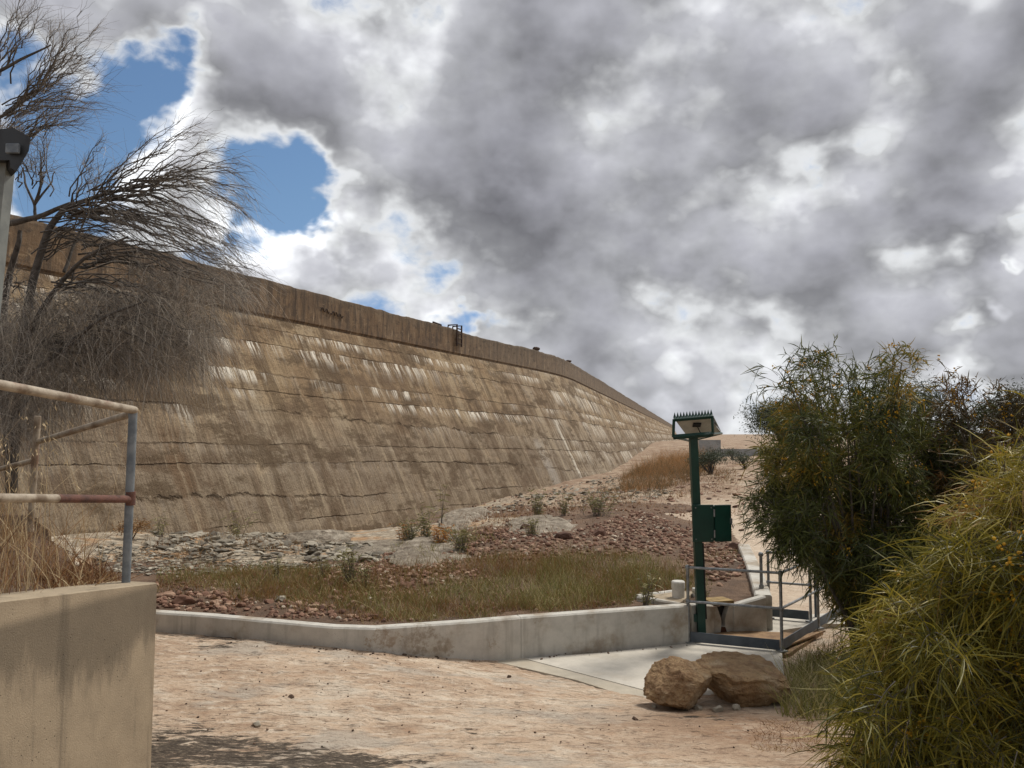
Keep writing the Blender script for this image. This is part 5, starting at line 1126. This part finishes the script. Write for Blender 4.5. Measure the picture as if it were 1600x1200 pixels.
# trunks and limbs in the plane of the crown, with real depth spread
limbs = [([J(18, 780), J(30, 560), J(50, 430), J(76, 358), J(102, 324), J(150, 308), J(220, 288)], .085, .028),
         ([J(18, 780), J(2, 560, 9.8), J(10, 430, 9.9), J(30, 380, 9.8), J(32, 360, 9.8)], .08, .035),
         ([J(-120, 390, 9.6), J(-40, 352, 9.6), J(20, 350, 9.6), J(60, 340, 9.5), J(110, 318, 9.4)], .085, .035),
         ([J(-140, 880, 9.4), J(-152, 600, 9.4), J(-146, 420, 9.4), J(-140, 300, 9.2), J(-140, 216, 9.0)], .16, .06), ([J(-148, 470, 9.4), J(-135, 420, 9.5), J(-119, 389, 9.6)], .10, .12), ([J(-145, 400, 9.4), J(-122, 350, 9.45), J(-99, 319, 9.5)], .07, .055),
         ([J(55, 345, 9.5), J(54, 320, 9.5), J(40, 285, 9.5), J(36, 262, 9.6)], .03, .012), ([J(54, 320, 9.5), J(64, 290, 9.4), J(66, 262, 9.4), J(62, 235, 9.4)], .028, .01), ([J(54, 320, 9.5), J(78, 290, 9.6), J(86, 268, 9.7)], .022, .008),
         ([J(30, 560), J(70, 470, 9.0), J(130, 400, 8.8), J(200, 370, 8.7)], .05, .018), ([J(30, 600), J(80, 560, 8.8), J(150, 500, 8.6), J(230, 470, 8.5)], .045, .015), ([J(20, 650), J(60, 600, 9.6), J(140, 560, 9.9), J(220, 530, 10)], .04, .014),
         ([J(100, 425, 9.4), J(120, 370, 9.6), J(140, 330, 9.7)], .03, .01), ([J(-140, 300, 9.2), J(-60, 215, 9.2), J(10, 180, 9.2), J(70, 130, 9.2)], .05, .014), ([J(-140, 220, 9.), J(-40, 130, 9.), J(30, 95, 9.), J(80, 70, 9.)], .045, .012), ([J(-100, 320, 9.5), J(-20, 250, 9.5), J(40, 215, 9.5), J(90, 190, 9.5)], .04, .01)]
for pts, ra, rb in limbs:
    pts = np.array(pts); u = np.linspace(0, len(pts) - 1, len(pts) * 4); q = np.stack([np.interp(u, np.arange(len(pts)), pts[:, k]) for k in range(3)], 1); q[1:-1] += rng.normal(0, .012, q[1:-1].shape)
    for _ in range(2): q[1:-1] = (q[:-2] + 2 * q[1:-1] + q[2:]) / 4
    mbT.tube(q, np.linspace(ra * .7, rb * .65, len(q)), 8)
# fans of boughs: (origin, region of tips, count, lift)
fans = [((150, 308), [(230, 210), (300, 200), (330, 205)], 12, .05), ((220, 288), [(300, 205), (340, 240), (375, 270)], 16, .14), ((200, 295), [(375, 270), (388, 330), (370, 350)], 22, .22), ((160, 308), [(370, 340), (385, 390), (330, 390)], 24, .25), ((110, 330), [(330, 400), (420, 440), (390, 450)], 24, .32), ((130, 400), [(330, 420), (400, 470), (340, 480)], 20, .3), ((80, 360), [(200, 330), (300, 420), (260, 440)], 18, .22),
        ((60, 400), [(150, 300), (210, 340), (180, 400)], 14, .12), ((90, 450), [(230, 430), (300, 500), (320, 560)], 22, .28), ((150, 500), [(240, 470), (330, 540), (280, 590)], 24, .25), ((80, 540), [(120, 480), (260, 560), (200, 620)], 24, .2), ((30, 560), [(60, 440), (140, 520), (100, 600)], 22, .15), ((15, 600), [(-30, 500), (60, 560), (80, 640)], 20, .12), ((20, 450), [(-40, 400), (40, 440), (70, 500)], 14, .1),
        ((64, 290), [(40, 240), (70, 225), (105, 270)], 10, .03), ((40, 285), [(10, 240), (35, 230), (50, 250)], 8, .03), ((110, 318), [(130, 230), (165, 225), (150, 280)], 9, .08), ((140, 330), [(150, 225), (160, 270), (190, 280)], 8, .05),
        ((30, 165), [(80, 60), (150, 90), (150, 140)], 20, .06), ((70, 130), [(80, 20), (130, 60), (158, 95)], 16, .05), ((10, 180), [(60, 150), (150, 130), (150, 180)], 22, .10), ((40, 215), [(90, 170), (140, 150), (110, 210)], 18, .08), ((0, 110), [(0, 10), (50, 20), (75, 40)], 14, .04), ((-20, 240), [(0, 150), (60, 200), (50, 250)], 18, .08)]
tw_b, tw_d, tw_L, tw_bd, tw_t = [], [], [], [], []
for (ox, oy), reg, cnt, lf in fans:
    reg = np.array(reg, float)
    for k in range(int(cnt * .72)):
        w_ = rng.dirichlet((.8, .8, .8)); e = reg.T @ w_ + rng.normal(0, 12, 2); td = random.uniform(-.9, .9)
        a = P(ox + random.gauss(0, 8), oy + random.gauss(0, 8), 9.3 + td * .3 + (.4 if oy > 440 else 0) * random.uniform(-1, 1)); b_ = P(e[0], e[1], 9.2 + td)
        ln = np.linalg.norm(b_ - a); c_ = arc(a, b_, lf * random.uniform(.2, 1.6) + .06 * ln, 10); c_[1:-1] += rng.normal(0, .010 + .012 * ln, (8, 3))
        mbT.tube(c_, np.linspace(.006 + .003 * ln, .002, 10), 4, caps=False)
        tg = unit(np.gradient(c_, axis=0)); ns = int(8 + 14 * ln); u = rng.uniform(1.5, 9, ns); i0 = np.minimum(u.astype(int), 8); fr_ = (u - i0)[:, None]
        tw_b.append(c_[i0] * (1 - fr_) + c_[i0 + 1] * fr_); up_ = oy < 300 and ox < 90
        tw_d.append(unit(tg[i0] * 1.0 + rng.normal(0, .36, (ns, 3)) + np.array([0, 0, .15 if up_ else .0])))
        tw_L.append(rng.uniform(.14, .50, ns)); tw_bd.append(np.c_[rng.normal(0, .10, (ns, 2)), -rng.uniform(.05, .35 if up_ else .75, ns)]); tw_t.append(np.clip(rng.normal(.5 if oy < 420 else .62, .22, ns), 0, 1))
strands(mbW, np.concatenate(tw_b), np.concatenate(tw_d), np.concatenate(tw_L), .0021, np.concatenate(tw_bd), 6, np.concatenate(tw_t), kink=.022)
# hanging curtains of fine twigs low down
hb = []
for reg, n in (([(-20, 470), (140, 440), (330, 480), (345, 520), (300, 575), (210, 590), (110, 620), (60, 680), (-20, 690)], 9500), ([(200, 400), (400, 440), (380, 470), (220, 470)], 1100), ([(-30, 200), (40, 190), (30, 230), (-30, 240)], 260)):
    q = sample_poly(reg, n); hb.append(np.array([P(a, b_, random.uniform(8.5, 10.1)) for a, b_ in q]))
hb = np.concatenate(hb); n = len(hb)
strands(mbW, hb, np.c_[rng.normal(.25, .5, n), rng.normal(0, .5, n), rng.normal(-.05, .35, n)], rng.uniform(.15, .55, n), .0024, np.c_[rng.normal(0, .12, (n, 2)), -rng.uniform(.5, 1.2, n)], 5, np.clip(rng.normal(.58, .26, n) + .5 * fbm(hb[:, 0] * 2, hb[:, 2] * 2, 3, 300), 0, 1), kink=.02)
mbT.build('trunk', M['bark'], tree, smooth=True); mbW.build('crown', M['twig'], tree)
